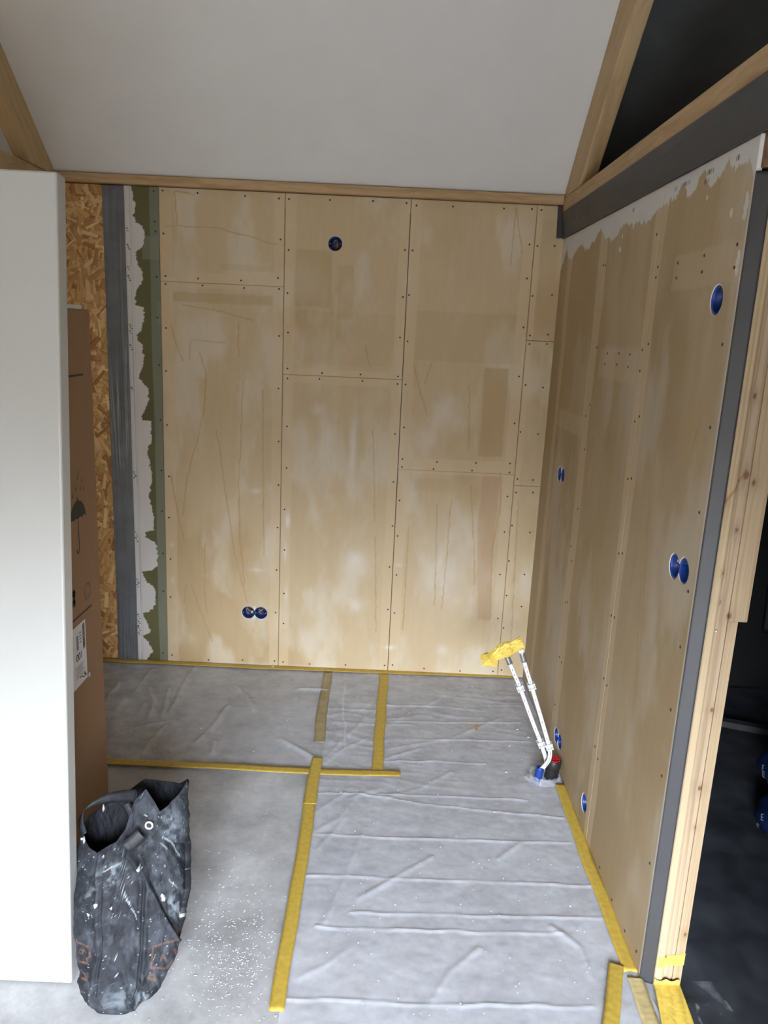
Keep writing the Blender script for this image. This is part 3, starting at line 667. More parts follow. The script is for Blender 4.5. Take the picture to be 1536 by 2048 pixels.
wavy_sheet('membrane_strip', (.780, YB - .004, 2.285), (.812, YB - .004, 2.285), (.772, YB - .004, 2.49), (.797, YB - .004, 2.49), 10, 40, m_foil2, lambda S, T: .003 + .004 * fbm(S * 3, T * 5, 24), (0, -1, 0),
           'short grey foil piece folded upright in the far right ceiling corner', 'foil strip')
# foil on the wall end beside the jamb
wavy_sheet('membrane_strip', (.8165, 1.884, .0), (.853, 1.871, .0), (.8165, 1.884, 2.205), (.853, 1.871, 2.205), 8, 200, m_foil2, lambda S, T: .001 * fbm(S * 3, T * 30, 34), (-.3, -1, 0),
           'narrow smooth grey foil strip covering the near end of the right wall', 'foil strip')

# ------------------------------------------------------------------ jamb of the doorway
jb = empty('door_jamb', (.9, 1.88, 0)); tag(jb, 'light spruce post of the doorway with planed strips and knots', 'door jamb')
m_grain = attr_mat('planed_spruce', .55, .03, 500, .05)
KN = [on_y(*p, 1.875) for p in ((1462, 795), (1510, 792), (1493, 950), (1507, 965), (1448, 1003), (1474, 1060), (1445, 1145), (1440, 1205), (1458, 1232), (1424, 1421), (1400, 1577), (1390, 1655), (1370, 1868), (1474, 700), (1500, 560))]
KS = [.004, .005, .009, .006, .004, .005, .004, .004, .007, .005, .006, .003, .005, .004, .006]
def plank(name, prof, z0, z1, c1, c2, seed, closed_back):
    """profile of front points (x, y) extruded upward; the back corners close the section"""
    zs_ = np.arange(z0, z1 + .002, .006); zs_[-1] = z1
    pts = []
    for (a0, a1), (b0, b1) in zip(prof, prof[1:]):
        k = max(1, int(math.hypot(b0 - a0, b1 - a1) / .0015)); pts += [(a0 + (b0 - a0) * i_ / k, a1 + (b1 - a1) * i_ / k) for i_ in range(k)]
    pts.append(prof[-1]); nf_ = len(pts); pts += closed_back; n_ = len(pts); P = np.array(pts)
    X_ = np.repeat(P[None, :, 0], len(zs_), 0).ravel(); Yv_ = np.repeat(P[None, :, 1], len(zs_), 0).ravel(); Z_ = np.repeat(zs_[:, None], n_, 1).ravel()
    wx_ = X_.copy(); dark = np.zeros_like(X_)
    for kq, ks in zip(KN, KS):
        dx_, dz_ = X_ - kq[0], Z_ - kq[2]; rr_ = np.sqrt((dx_ / ks) ** 2 + (dz_ / (ks * 1.5)) ** 2)
        wx_ = wx_ + np.sign(dx_ + 1e-6) * -ks * 1.3 * np.exp(-rr_ / 2.2); dark = np.maximum(dark, (1 - sst(.5, 1.1, rr_)) * .8 + .3 * np.exp(-(rr_ / 3) ** 2))
    gr = fbm(wx_ * 210 + seed, Z_ * 1.1 + fbm(X_ * 9, Z_ * 2, seed + 4) * 1.5, seed, 4); gr2 = fbm(wx_ * 60, Z_ * .8 + 9, seed + 7, 3)
    c_ = np.tile(np.array([c1]), (len(X_), 1)); c_ = mixc(c_, c2, sst(.47, .68, gr) * .75); c_ = mixc(c_, np.array(c2) * .8, sst(.55, .75, gr2) * .35)
    c_ = mixc(c_, (.17, .085, .04), dark)
    cd = poly_dist(X_, Z_, [tuple(on_y(*p, 1.875)[[0, 2]]) for p in ((1425, 1010), (1440, 1004), (1452, 998), (1468, 978), (1480, 958), (1492, 948))])
    c_ = mixc(c_, (.20, .10, .05), (1 - sst(.001, .006, cd)) * .6)
    F_ = [(r_ * n_ + k, r_ * n_ + (k + 1) % n_, (r_ + 1) * n_ + (k + 1) % n_, (r_ + 1) * n_ + k) for r_ in range(len(zs_) - 1) for k in range(n_)]
    F_ += [tuple(range(n_))[::-1], tuple((len(zs_) - 1) * n_ + k for k in range(n_))]
    return np_mesh(name, np.stack([X_, Yv_, Z_], -1), F_, m_grain, None, c_)
keep(plank('edge_strip', [(.852, 1.874), (.855, 1.868), (.872, 1.867), (.877, 1.869), (.880, 1.876)], 0, 2.203, (.47, .36, .225), (.35, .24, .13), 21, [(.880, 1.93), (.852, 1.93)]), jb)
keep(plank('centre_plank', [(.8805, 1.8765), (.9075, 1.8765)], 0, 2.203, (.43, .33, .22), (.31, .21, .125), 31, [(.9075, 1.94), (.8805, 1.94)]), jb)
zt_ = on_y(1471, 1245, 1.87)[2]
s3 = plank('side_plank', [(.909, 1.8755), (.9105, 1.8735), (.934, 1.8735)], 0, zt_, (.43, .32, .20), (.35, .24, .14), 41, [(.934, 1.94), (.909, 1.94)]); keep(s3, jb)
keep(plank('upper_side_plank', [(.909, 1.8755), (.9105, 1.8735), (.957, 1.8735)], zt_ + .0005, 2.203, (.43, .32, .20), (.35, .24, .14), 43, [(.957, 1.945), (.909, 1.945)]), jb)
keep(MB().box(.934, .940, 1.895, 1.945, .0, zt_ - .002).build('rubber_seal', m_ink), jb)
sc_ = MB(); q = on_y(1430, 1262, 1.8765)
sc_.lathe([(.0001, .0005), (.003, .0002), (.0042, .0018), (.0056, .0004), (.006, -.001)], 16, Matrix.Translation((q[0], 1.8755, q[2])) @ Matrix.Rotation(math.radians(90), 4, 'X'))
keep(sc_.build('screw', m_steel), jb)
# resin crack
ck = MB(); pts_ = [(1448, 1003), (1457, 990), (1468, 975), (1478, 960)]
v_ = [];
for i, p in enumerate(pts_):
    q = on_y(*p, 1.8758); wv_ = (.0015, .0035, .003, .0008)[i]; v_ += [(q[0] - wv_, 1.8762, q[2] + wv_), (q[0] + wv_, 1.8762, q[2] - wv_)]
o = np_mesh('bark_crack', v_, [(2 * i, 2 * i + 1, 2 * i + 3, 2 * i + 2) for i in range(3)], m_ink); keep(o, jb)
hd = MB().box(.826, 1.02, 1.868, 1.99, 2.212, 2.292).build('header_beam', m_header, bevel=.002)
tag(hd, 'dark brown timber block above the door post at the right edge', 'beam')
hd2 = MB().box(.860, .96, 1.0, 1.866, 2.212, 2.386).build('lintel', m_wood, bevel=.002)
tag(hd2, 'spruce lintel over the doorway toward the photographer', 'beam')

# ------------------------------------------------------------------ sockets
def wire(pts, mat, parent, name='wire', r=.0016):
    return MB().tube(pts, r, 8).build(name, mat, parent)
def socket_box(plane, hole, label, cupmat, group, screws=True, wires=0):
    cs = hole['c']
    if plane == 'back': org = Vector((hole['u'], YB, hole['v'])); M = Matrix.Translation(org) @ Matrix.Rotation(math.radians(90), 4, 'X')   # local z -> -Y(room); local x->X ; local y->Z
    else: org = Vector((XR, hole['u'], hole['v'])); M = Matrix.Translation(org) @ Matrix.Rotation(math.radians(-90), 4, 'Z') @ Matrix.Rotation(math.radians(90), 4, 'X')
    root = empty('junction_box', org); tag(root, label, 'junction box', group)
    r = hole['r'] - .0025
    sx = 1 if plane == 'back' else -1
    for (cx, cy) in cs:
        cx *= sx
        Mc = M @ Matrix.Translation((cx, cy, 0))
        cup = MB(); cup.lathe([(r, -.003), (r, -.001), (r - .002, -.001), (r - .003, -.006), (r - .004, -.045), (r * .5, -.046), (.0005, -.046)], 36, Mc)
        cup_o = keep(cup.build('cup', cupmat), root)
        if screws:
            for sgn in (-1, 1):
                tw_ = MB(); tw_.lathe([(.0006, -.002), (.0042, -.0025), (.0046, -.005), (.0046, -.03)], 12, Mc @ Matrix.Translation((sgn * (r - .0062), 0, 0)))
                sub(tw_.build('screw_tower', cupmat), cup_o)
                s_ = MB(); s_.lathe([(.0001, -.0002), (.0022, -.0006), (.003, -.0018)], 12, Mc @ Matrix.Translation((sgn * (r - .0065), 0, 0)))
                sub(s_.build('screw', m_steel), cup_o)
        else:
            # deep cup with a broad flat lug, seen from the side
            lg = MB(); lg.box(-.012, .012, -.006, .006, -.030, -.006, Mc @ Matrix.Translation((0, r - .009, 0)))
            sub(lg.build('lug', m_dblue), cup_o)
    if len(cs) == 2:
        br = MB(); br.box(-.008, .008, -.010, .010, -.03, -.004, M); keep(br.build('bridge', cupmat), root)
        if not screws:
            c0 = cs[0]; s_ = MB(); s_.lathe([(.0001, -.0045), (.0028, -.005), (.004, -.007)], 12, M @ Matrix.Translation((sx * cs[1][0] * 1.0 + .006, cs[1][1] + .018, 0)))
            keep(s_.build('screw', m_pvc), root)
    rw = random.Random(int(hole['u'] * 1000) + 3)
    for k in range(wires):
        cx, cy = cs[k % len(cs)]; cx *= sx
        a0 = rw.uniform(0, 6.28); a1 = a0 + rw.uniform(1.5, 3.2)
        pts = []
        for i in range(9):
            tt = i / 8; aa = a0 + (a1 - a0) * tt; rad_ = r * (.72 - .45 * math.sin(tt * math.pi))
            pts.append(M @ Vector((cx + rad_ * math.cos(aa), cy + rad_ * math.sin(aa), -.034 + .022 * math.sin(tt * math.pi))))
        keep(MB().tube(pts, .0017, 8).build('wire', (m_wirey, m_wireb, m_wirel)[k % 3]), root)
    return root
m_navy = plain('navy_box_plastic', (.010, .03, .13), .3, .1, 30)
socket_box('back', hole1(bh_single, .034), 'round navy junction box high on the back wall', m_dblue, None, True, 3)
dbl = socket_box('back', hole2(bh_double, 0, .035), 'double junction box with loose wires low on the back wall', m_navy, None, True, 10)
tmn = MB(); tmn.box(-.007, .007, -.006, .006, -.012, .0, Matrix.Translation((bh_double[0] - .012, YB + .006, bh_double[1] + .003)) @ Matrix.Rotation(math.radians(90), 4, 'X') @ Matrix.Rotation(.35, 4, 'Z'))
keep(tmn.build('wire_connector', plain('pale_yellow_connector', (.62, .58, .28), .4)), dbl)
socket_box('right', rholes[0], 'single blue junction box near the top of the right wall', m_blue, None, False, 0)
socket_box('right', rholes[1], 'large-looking double blue junction box beside the door post at mid height', m_blue, None, False, 0)
socket_box('right', rholes[2], 'double blue junction box at mid height near the far corner', m_blue, None, False, 0)
socket_box('right', rholes[3], 'low double blue junction box just above the black pipe', m_blue, None, False, 0)
socket_box('right', rholes[4], 'single blue junction box low on the right wall, nearer than the pipes', m_blue, None, False, 0)

# ------------------------------------------------------------------ white leaning panel, cardboard box
pn = MB().box(-1.75, -.80, 0, .055, 0, 2.146).build('leaning_panel', m_panel, bevel=.006)
pn.location = (0, 1.781, .0); pn.rotation_euler = (-math.atan2(.16, 2.14), 0, 0)
pn.location.z = .004
tag(pn, 'tall plain white slab panel leaning upright at the left edge', 'panel')
bx = empty('cardboard_box', (-1.3, 2.35, 0)); tag(bx, 'tall narrow brown cardboard box standing behind the white panel', 'box')
BXX = -1.005; BY0, BY1, BZ = 2.03, 2.652, 1.838
keep(MB().box(-1.50, BXX, BY0, BY1, 0.001, BZ).build('carton', m_card, bevel=.003), bx)
keep(MB().box(-1.50, BXX + .002, 2.05, BY1 - .07, BZ, BZ + .012).build('foam_strip', m_foam), bx)
def flat_x(name, polys, mat, parent, off=.0006):
    v, f = [], []
    for pl_ in polys:
        b0 = len(v); v += [(BXX + off, y, z) for y, z in pl_]; f.append(tuple(range(b0, len(v))))
    o = np_mesh(name, v, f, mat); (keep if parent is bx else sub)(o, parent); return o
def bq(p): q = on_x(*p, BXX); return (q[1], q[2])
# umbrella
uc = bq((158, 1040)); R_ = .067
cy_, cz_ = uc[0] - .008, uc[1]
arc = [(cy_ - R_ * math.cos(a_), cz_ + R_ * 1.0 * math.sin(a_)) for a_ in np.linspace(0, math.pi, 20)]
sc_l = []
for k in range(4):
    for a_ in np.linspace(0, math.pi, 6)[1 if k else 0:]:
        sc_l.append((cy_ + R_ - (k * R_ / 2) - R_ / 4 + R_ / 4 * math.cos(a_), cz_ + .010 * math.sin(a_)))
um_o = flat_x('umbrella_print', [arc[:10] + [(cy_ - .003, cz_ + R_ + .012), (cy_ + .003, cz_ + R_ + .012)] + arc[10:] + sc_l[1:-1]], m_ink, bx)
def stroke(pts, w_):
    out = []
    for (a_, b_), (c_, d_) in zip(pts, pts[1:]):
        L = math.hypot(c_ - a_, d_ - b_) + 1e-9; nx, ny = -(d_ - b_) / L * w_ / 2, (c_ - a_) / L * w_ / 2
        out.append([(a_ - nx, b_ - ny), (c_ - nx, d_ - ny), (c_ + nx, d_ + ny), (a_ + nx, b_ + ny)])
    return out
hk = [(cy_, cz_), (cy_, cz_ - .095)] + [(cy_ - .011 + .011 * math.cos(a_), cz_ - .095 - .014 * math.sin(a_)) for a_ in np.linspace(0, math.pi, 8)]
flat_x('umbrella_handle_print', stroke(hk, .006), m_ink, um_o)
drops = []
for dy, dz in ((-.035, .085), (-.012, .105), (.008, .14), (.028, .10), (.042, .125), (.055, .095), (.018, .155)):
    y_, z_ = cy_ + dy, cz_ + dz; drops.append([(y_ - .003, z_), (y_, z_ - .004), (y_ + .004, z_), (y_ + .003, z_ + .012), (y_ + .004, z_ + .020)])
flat_x('raindrop_print', drops, m_ink, bx)
rc = bq((175, 1181)); rcy = []
for k in range(3):
    a0 = k * 2 * math.pi / 3 + .3
    ps_ = [(rc[0] + .027 * math.cos(a0 + t_), rc[1] + .027 * math.sin(a0 + t_)) for t_ in np.linspace(0, 1.6, 7)]
    rcy += stroke(ps_, .004)
    ps2 = [(rc[0] + .017 * math.cos(a0 + t_), rc[1] + .017 * math.sin(a0 + t_)) for t_ in np.linspace(.1, 1.3, 6)]; rcy += stroke(ps2, .003)
    e1 = ps_[-1]; rcy.append([(e1[0], e1[1] + .010), (e1[0] + .009 * math.cos(a0 + 3.1), e1[1] + .009 * math.sin(a0 + 3.1)), (e1[0] - .004, e1[1] - .010)])
flat_x('recycling_print', rcy, m_fadeink, bx)
l1, l2 = bq((140, 750)), bq((166, 751)); l3, l4 = bq((152, 1237)), bq((183, 1210))
zm = (l1[1] + l2[1]) / 2; zm2 = (l3[1] + l4[1]) / 2
flat_x('line_print', stroke([(2.25, zm), (l2[0], zm)], .007), m_ink, bx); flat_x('line_print', stroke([(2.25, zm2), (l4[0], zm2)], .007), m_ink, bx)
fg = bq((149, 1196)); flat_x('fragile_print', stroke([(fg[0] - .03, fg[1] + .02), (fg[0] + .008, fg[1] + .012)], .02) + stroke([(fg[0] - .03, fg[1] - .02), (fg[0] + .004, fg[1] - .01)], .02) + stroke([(fg[0] - .004, fg[1] - .03), (fg[0] - .004, fg[1] + .03)], .012), m_ink, bx)
lb = flat_x('shipping_label', [[(2.27, .583), (2.497, .583), (2.497, .80), (2.27, .80)]], m_label, bx, .001)
def text_mesh(s, size, name, mat):
    cu = bpy.data.curves.new(name, 'FONT'); cu.body = s; cu.size = size; cu.align_x = 'CENTER'; cu.align_y = 'CENTER'; cu.offset = size * .012
    o = bpy.data.objects.new(name, cu); C.objects.link(o); bpy.context.view_layer.update()
    me = bpy.data.meshes.new_from_object(o.evaluated_get(bpy.context.evaluated_depsgraph_get())); bpy.data.objects.remove(o)
    me.materials.clear(); o = link(name, me, mat); return o
def sub_of_label(o): o.parent = lb; o.matrix_parent_inverse = lb.matrix_world.inverted() if False else Matrix.Identity(4); return o
MT = Matrix(((0, 0, 1, 0), (1, 0, 0, 0), (0, 1, 0, 0), (0, 0, 0, 1)))     # text x->Y, y->Z, faces +X
tq_ = bq((158, 1313))
tx = text_mesh('001', .036, 'number_print', m_ink); tx.data.transform(Matrix.Translation((BXX + .0016, tq_[0] + .0, tq_[1])) @ MT); sub(tx, lb)
bars = []; ry = random.Random(2); z_ = .700
while z_ < .790:
    w_ = ry.choice((.0012, .002, .0032)); bars.append([(2.468, z_), (2.488, z_), (2.488, z_ + w_), (2.468, z_ + w_)]); z_ += w_ + ry.choice((.0012, .002))
flat_x('barcode_print', bars, m_ink, lb, .0016); bars = []; z_ = .715
while z_ < .765:
    w_ = ry.choice((.0012, .0025)); bars.append([(2.415, z_), (2.432, z_), (2.432, z_ + w_), (2.415, z_ + w_)]); z_ += w_ + .002
flat_x('barcode_print', bars, m_ink, lb, .0016)
tl = []
for k in range(6): tl += stroke([(2.40, .655 - k * .008), (2.40 + ry.uniform(.05, .085), .655 - k * .008)], .002)
flat_x('small_text_print', tl, m_fadeink, lb, .0016); tl = []
for k in range(4): tl += stroke([(2.44, .735 + k * .011), (2.458, .735 + k * .011)], .003)
flat_x('small_text_print', tl, m_fadeink, lb, .0016); tl = []
tl += stroke([(2.43, .610), (2.452, .607), (2.468, .596), (2.480, .603)], .004) + stroke([(2.470, .612), (2.486, .596)], .008)
flat_x('logo_print', tl, m_fadeink, lb, .0016)
np_o = flat_x('label_corner_curl', [[(2.497, .583), (2.512, .578), (2.516, .590), (2.500, .598)]], m_label, lb, .004)

# ------------------------------------------------------------------ films and tapes on the floor
FP = lambda pts: [ufloor(p) for p in pts]
def sheet(name, x0f, x1f, y0, y1, step, hfun, mat, label, z0=.002):
    ys = np.arange(y0, y1 + step / 2, step); nx = int((x1f - x0f) / step) + 1 if not callable(x0f) else int((.80 + .24) / step)
    S = np.linspace(0, 1, nx); T, SS = np.meshgrid(ys, S, indexing='ij')
    XX = (x0f(T) if callable(x0f) else x0f) * (1 - SS) + (x1f(T) if callable(x1f) else x1f) * SS
    X_ = XX.ravel(); Y_ = T.ravel(); h, wh = hfun(X_, Y_)
    o = np_mesh(name, np.stack([X_, Y_, z0 + h], -1), grid_faces(len(ys), nx), mat, None, np.repeat(wh[:, None], 3, 1), smooth=True)
    tag(o, label, 'plastic sheet'); return o
foldB = [FP(p) for p in ([(620, 1590), (713, 1590), (830, 1609), (1013, 1629), (1127, 1640)], [(627, 1672), (767, 1679), (924, 1683), (1049, 1687), (1140, 1690)], [(606, 1756), (700, 1757), (786, 1761), (937, 1766), (1047, 1769), (1182, 1776)],
    [(700, 1829), (830, 1832), (969, 1837), (1203, 1842)], [(630, 1858), (700, 1861), (833, 1865), (980, 1869), (1125, 1873)], [(567, 2002), (690, 2005), (812, 2011), (1000, 2015), (1187, 2019)], [(764, 1447), (873, 1447), (1041, 1449)],
    [(771, 1414), (870, 1416), (970, 1425)], [(961, 1412), (1045, 1415)], [(814, 1482), (930, 1483), (1060, 1486)], [(767, 1525), (870, 1526), (970, 1531)], [(756, 1593), (900, 1596), (1056, 1603)],
    [(690, 1360), (688, 1440), (692, 1500)])]
foldB2 = [FP(p) for p in ([(745, 1405), (700, 1440), (660, 1490)], [(740, 1430), (690, 1480), (655, 1520)], [(735, 1480), (690, 1500), (650, 1530)], [(900, 1548), (840, 1580), (770, 1600)], [(720, 1590), (680, 1640), (628, 1668)], [(760, 1580), (700, 1600)],
    [(730, 1660), (690, 1760), (650, 1850)], [(860, 1720), (790, 1760), (720, 1800)], [(1000, 1720), (1040, 1690)], [(640, 1490), (655, 1420), (662, 1345)], [(690, 1640), (640, 1700)], [(880, 1400), (800, 1440), (770, 1460)],
    [(1000, 1440), (900, 1480), (780, 1500)], [(840, 1500), (770, 1520)], [(700, 1900), (650, 1935), (600, 1960)], [(960, 1900), (900, 1950), (870, 2000)], [(1100, 1860), (1160, 1900), (1180, 1960)], [(690, 1590), (640, 1620), (625, 1640)])]
def hB(x, y):
    j = (vnoise(x * 14, y * 14, 201) - .5) * .012
    h = .004 * fbm(x * 2.2, y * 3.3, 210, 3) + .0022 * np.abs(fbm(x * 7, y * 11, 214) - .5) * 2 + .0010 * vnoise(x * 45, y * 55, 216)
    wh = np.zeros_like(x)
    for i, p in enumerate(foldB):
        d = poly_dist(x + j, y + j * .8, p); s_ = .5 + vnoise(x * 5, y * 2, 300 + i)
        h += .0032 * np.exp(-(d / .0040) ** 2) * s_; wh = np.maximum(wh, .34 * np.exp(-(d / .0032) ** 2) * s_)
    for i, p in enumerate(foldB2):
        d = poly_dist(x + j, y + j * .8, p); s_ = .35 + vnoise(x * 5, y * 5, 400 + i)
        h += .0034 * np.exp(-(d / .011) ** 2) * s_; wh = np.maximum(wh, .07 * np.exp(-(d / .008) ** 2) * s_)
    # fan of tight pulls towards the pipe side, far half
    m_ = sst(2.55, 3.0, y) * (1 - sst(3.6, 3.8, y))
    h += m_ * .0030 * sst(.42, .7, fbm(x * 1.5, y * 6, 231)) * np.abs(np.sin((y * 48 + x * 5 + 14 * fbm(x * 2, y * 3, 230)))) ** 5
    # dimpled footprints of dust near the camera
    dots = (np.sin(x * 520) * np.sin(y * 520) > .55) * sst(.52, .6, fbm(x * 4, y * 5, 240)) * (y < 2.0)
    wh = wh + dots * .05
    h *= sst(0, .02, y - 0) ; return h, wh
def xlB(y): return np.interp(y, [1.3, 1.714, 2.98, 3.9], [-.212, -.212, -.205, -.222])
# notch: film stops at the wall tape
film_b = sheet('dust_sheet', xlB, lambda y: np.interp(y, [1.3, 1.75, 1.95, 3.9], [.865, .84, .812, .812]), 1.25, 3.878, .0062, hB, m_film2,
               'large creased clear plastic sheet covering the right half of the floor', .004)
foldA = [FP(p) for p in ([(392, 1335), (382, 1349), (360, 1390), (340, 1430)], [(457, 1414), (430, 1450), (395, 1486)], [(474, 1378), (495, 1395), (506, 1424)], [(304, 1342), (275, 1385)], [(240, 1368), (216, 1401)], [(330, 1456), (300, 1490), (287, 1512)],
    [(427, 1487), (428, 1508)], [(300, 1380), (308, 1400), (300, 1440)], [(345, 1445), (300, 1452), (270, 1460)], [(250, 1400), (235, 1425)], [(560, 1480), (600, 1500), (625, 1520)], [(290, 1410), (280, 1430)], [(340, 1380), (325, 1440)], [(600, 1380), (655, 1383)])]
def hA(x, y):
    j = (vnoise(x * 14, y * 14, 501) - .5) * .012
    h = .005 * fbm(x * 3, y * 3, 510, 3) + .003 * np.abs(fbm(x * 8, y * 8, 514) - .5) * 2
    wh = np.zeros_like(x)
    for i, p in enumerate(foldA):
        d = poly_dist(x + j, y + j, p); s_ = .5 + vnoise(x * 5, y * 5, 600 + i)
        h += .008 * np.exp(-(d / .014) ** 2) * s_; wh = np.maximum(wh, .16 * np.exp(-(d / .007) ** 2) * s_)
    return h, wh
film_a = sheet('dust_sheet', -1.7, -.2, 2.862, 3.878, .0075, hA, m_film, 'wrinkled clear plastic sheet on the floor along the back wall at left', .002)

def tape(name, pts, widths, z, label, mat=None, wob=.003, seed=0, fn=ufloor, torn=True):
    q = [np.array(fn(p)) for p in pts]; n_ = 60
    L = [0]
    for a_, b_ in zip(q, q[1:]): L.append(L[-1] + np.linalg.norm(b_ - a_))
    s = np.linspace(0, L[-1], n_); X_ = np.interp(s, L, [p[0] for p in q]); Y_ = np.interp(s, L, [p[1] for p in q]); W_ = np.interp(s, L, widths)
    dx = np.gradient(X_); dy = np.gradient(Y_); l_ = np.hypot(dx, dy); nx_, ny_ = -dy / l_, dx / l_
    wv_ = (vnoise(s * 6, s * 0, 700 + seed) - .5) * wob * 2
    V = []; K = 5
    for i in range(n_):
        for k in range(K):
            f = (k / (K - 1) - .5) * W_[i] + wv_[i]
            ex = (random.random() - .5) * .006 if torn and i in (0, n_ - 1) else 0
            V.append((X_[i] + nx_[i] * f + dx[i] / l_[i] * ex, Y_[i] + ny_[i] * f + dy[i] / l_[i] * ex, z + .0012 * random.random() * (0 < k < K - 1)))
    o = np_mesh(name, V, grid_faces(n_, K), mat or m_tape, smooth=True)
    sd = o.modifiers.new('thickness', 'SOLIDIFY'); sd.thickness = .0006
    tag(o, label, 'tape'); return o
HZ = .0125
tape('masking_tape', [(205, 1323), (560, 1339), (1030, 1357)], [.045, .045, .04], .0115, 'yellow tape strip on the floor along the foot of the back wall', seed=1, torn=False)
tape('masking_tape', [(657, 1349), (645, 1410), (638, 1490)], [.046, .048, .05], .0122, 'short faded dusty tape strip on the film, left of its brighter parallel', plain('faded_dusty_tape', (.34, .275, .14), .5, .14, 25), seed=2)
tape('masking_tape', [(768, 1352), (761, 1440), (754, 1556)], [.047, .05, .048], HZ, 'short yellow tape from the back wall to the long cross strip', seed=3)
tape('masking_tape', [(217, 1528), (420, 1537), (640, 1549), (800, 1552)], [.04, .045, .046, .045], HZ + .002, 'long yellow tape strip crossing the floor from the cardboard box', seed=4)
tape('masking_tape', [(635, 1522), (618, 1615)], [.046, .050], HZ + .004, 'upper short piece of the long yellow tape along the sheet edge, ending mid floor', seed=5)
tape('masking_tape', [(621, 1598), (598, 1760), (573, 1900), (550, 2032)], [.046, .044, .044, .042], HZ + .003, 'long yellow tape strip along the left edge of the large sheet', seed=6)
tape('masking_tape', [(1119, 1572), (1165, 1700), (1216, 1830), (1262, 1950)], [.046, .046, .046, .046], HZ, 'yellow tape strip on the floor along the foot of the right wall', seed=7)
tape('masking_tape', [(1232, 1936), (1220, 2048), (1212, 2130)], [.042, .044, .044], HZ + .003, 'separate short yellow tape strip at the bottom edge, left of the door post', seed=8)
tape('masking_tape', [(1268, 1962), (1305, 2060), (1330, 2130)], [.045, .048, .048], HZ, 'dusty pale tape strip running from the wall end toward the bottom edge', m_tapefade, seed=9)
# tape band on the post
p1 = on_y(1312, 1915, 1.86)
bd = np_mesh('masking_tape', [(.858, 1.8660, .062), (.8805, 1.8665, .064), (.8815, 1.8745, .064), (.909, 1.8748, .065), (.910, 1.8720, .066), (.935, 1.8722, .070),
                              (.858, 1.8660, .098), (.8805, 1.8665, .098), (.8815, 1.8745, .098), (.909, 1.8748, .101), (.910, 1.8720, .102), (.935, 1.8722, .110)],
             [(i, i + 1, i + 7, i + 6) for i in range(5)], m_tape2)
bd.modifiers.new('t', 'SOLIDIFY').thickness = .0006
tag(bd, 'horizontal yellow tape band wrapped across the foot of the door post', 'tape')
# tape from post onto floor
S, T = np.meshgrid(np.linspace(0, 1, 24), np.linspace(0, 1, 40), indexing='ij'); S = S.ravel(); T = T.ravel()
Y_ = np.where(T < .12, 1.862, 1.862 - (T - .12) / .88 * .22); Z_ = np.where(T < .12, .030 - T / .12 * .016, .014) + .004 * np.abs(np.sin(S * 9 + T * 3)) * sst(.08, .3, T)
X_ = (.852 + S * .075) - .045 * np.clip(T - .1, 0, 1) * (1 - .55 * S)
Z_ = Z_ - (T < .05) * .008 * np.abs(np.sin(S * 7))
o = np_mesh('masking_tape', np.stack([X_, Y_, Z_], -1), grid_faces(24, 40), m_tape2, smooth=True); o.modifiers.new('t', 'SOLIDIFY').thickness = .0006
tag(o, 'wrinkled wide yellow tape running from the door post foot onto the floor', 'tape')

# black plastic in the dark room
xs = np.linspace(.862, XN - .01, 260); ys = np.linspace(1.0, 3.88, 300); X_, Y_ = np.meshgrid(xs, ys, indexing='ij'); X_ = X_.ravel(); Y_ = Y_.ravel()
post_clear = sst(.0, .06, np.hypot(np.clip(abs(X_ - .905) - .06, 0, 9), np.clip(abs(Y_ - 1.92) - .07, 0, 9)))
hh = .004 + post_clear * (.012 * fbm(X_ * 2, Y_ * 2, 801) + .022 * np.abs(fbm(X_ * 3.1 + 4, Y_ * 2.7, 803, 3) - .5)) * sst(0, .1, Y_ - 1.0)
msk_x = X_ + .035 * sst(0, .3, 1.88 - Y_) * 0
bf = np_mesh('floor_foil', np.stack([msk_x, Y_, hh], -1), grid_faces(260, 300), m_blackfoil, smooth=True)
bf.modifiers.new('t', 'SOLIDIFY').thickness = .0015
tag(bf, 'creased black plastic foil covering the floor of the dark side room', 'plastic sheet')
# clear film lapping over it at the post
def hC(x, y):
    h = .012 * fbm(x * 5, y * 6, 820) + .012 * np.abs(fbm(x * 11, y * 14, 822) - .5); fx_ = (x - xs_l(y)) / (xs_r(y) - xs_l(y)); m = np.minimum(sst(0, .18, fx_), sst(0, .3, 1 - fx_)) * sst(.35, .55, fbm(x * 9, y * 9, 826) + .25 * sst(0, .3, 1.86 - y) * 0 + .08); wh = .5 * sst(.56, .63, fbm(x * 30 + y * 9, y * 6, 824)) * m - .4 * (1 - m) ; return h, wh
m_film3 = film_mat('clear_film_scrap', .10, (.7, .72, .78), .2)
xs_l = lambda y: np.interp(y, [1.25, 1.85], [.80, .945]); xs_r = lambda y: np.interp(y, [1.25, 1.6, 1.86], [1.06, 1.10, 1.03])
sheet('film_scrap', xs_l, xs_r, 1.25, 1.86, .006, hC, m_film3, 'small crumpled clear film edge lying over black foil beside the door post', .021)
# faint batten on the dark floor
q1, q2 = on_z(1445, 1487, .03), on_z(1536, 1505, .03)
bt = MB().box(-.55, .75, -.022, .022, 0, .03).build('batten', plain('shade_grey_batten', (.055, .055, .057), .7))  # strip colour darkened to carry the side room's shade
bt.location = (1.98, 3.28, .045); bt.rotation_euler = (0, 0, math.atan2(q2[1] - q1[1], q2[0] - q1[0]))
tag(bt, 'pale grey strip lying across the far floor of the dark side room', 'batten')
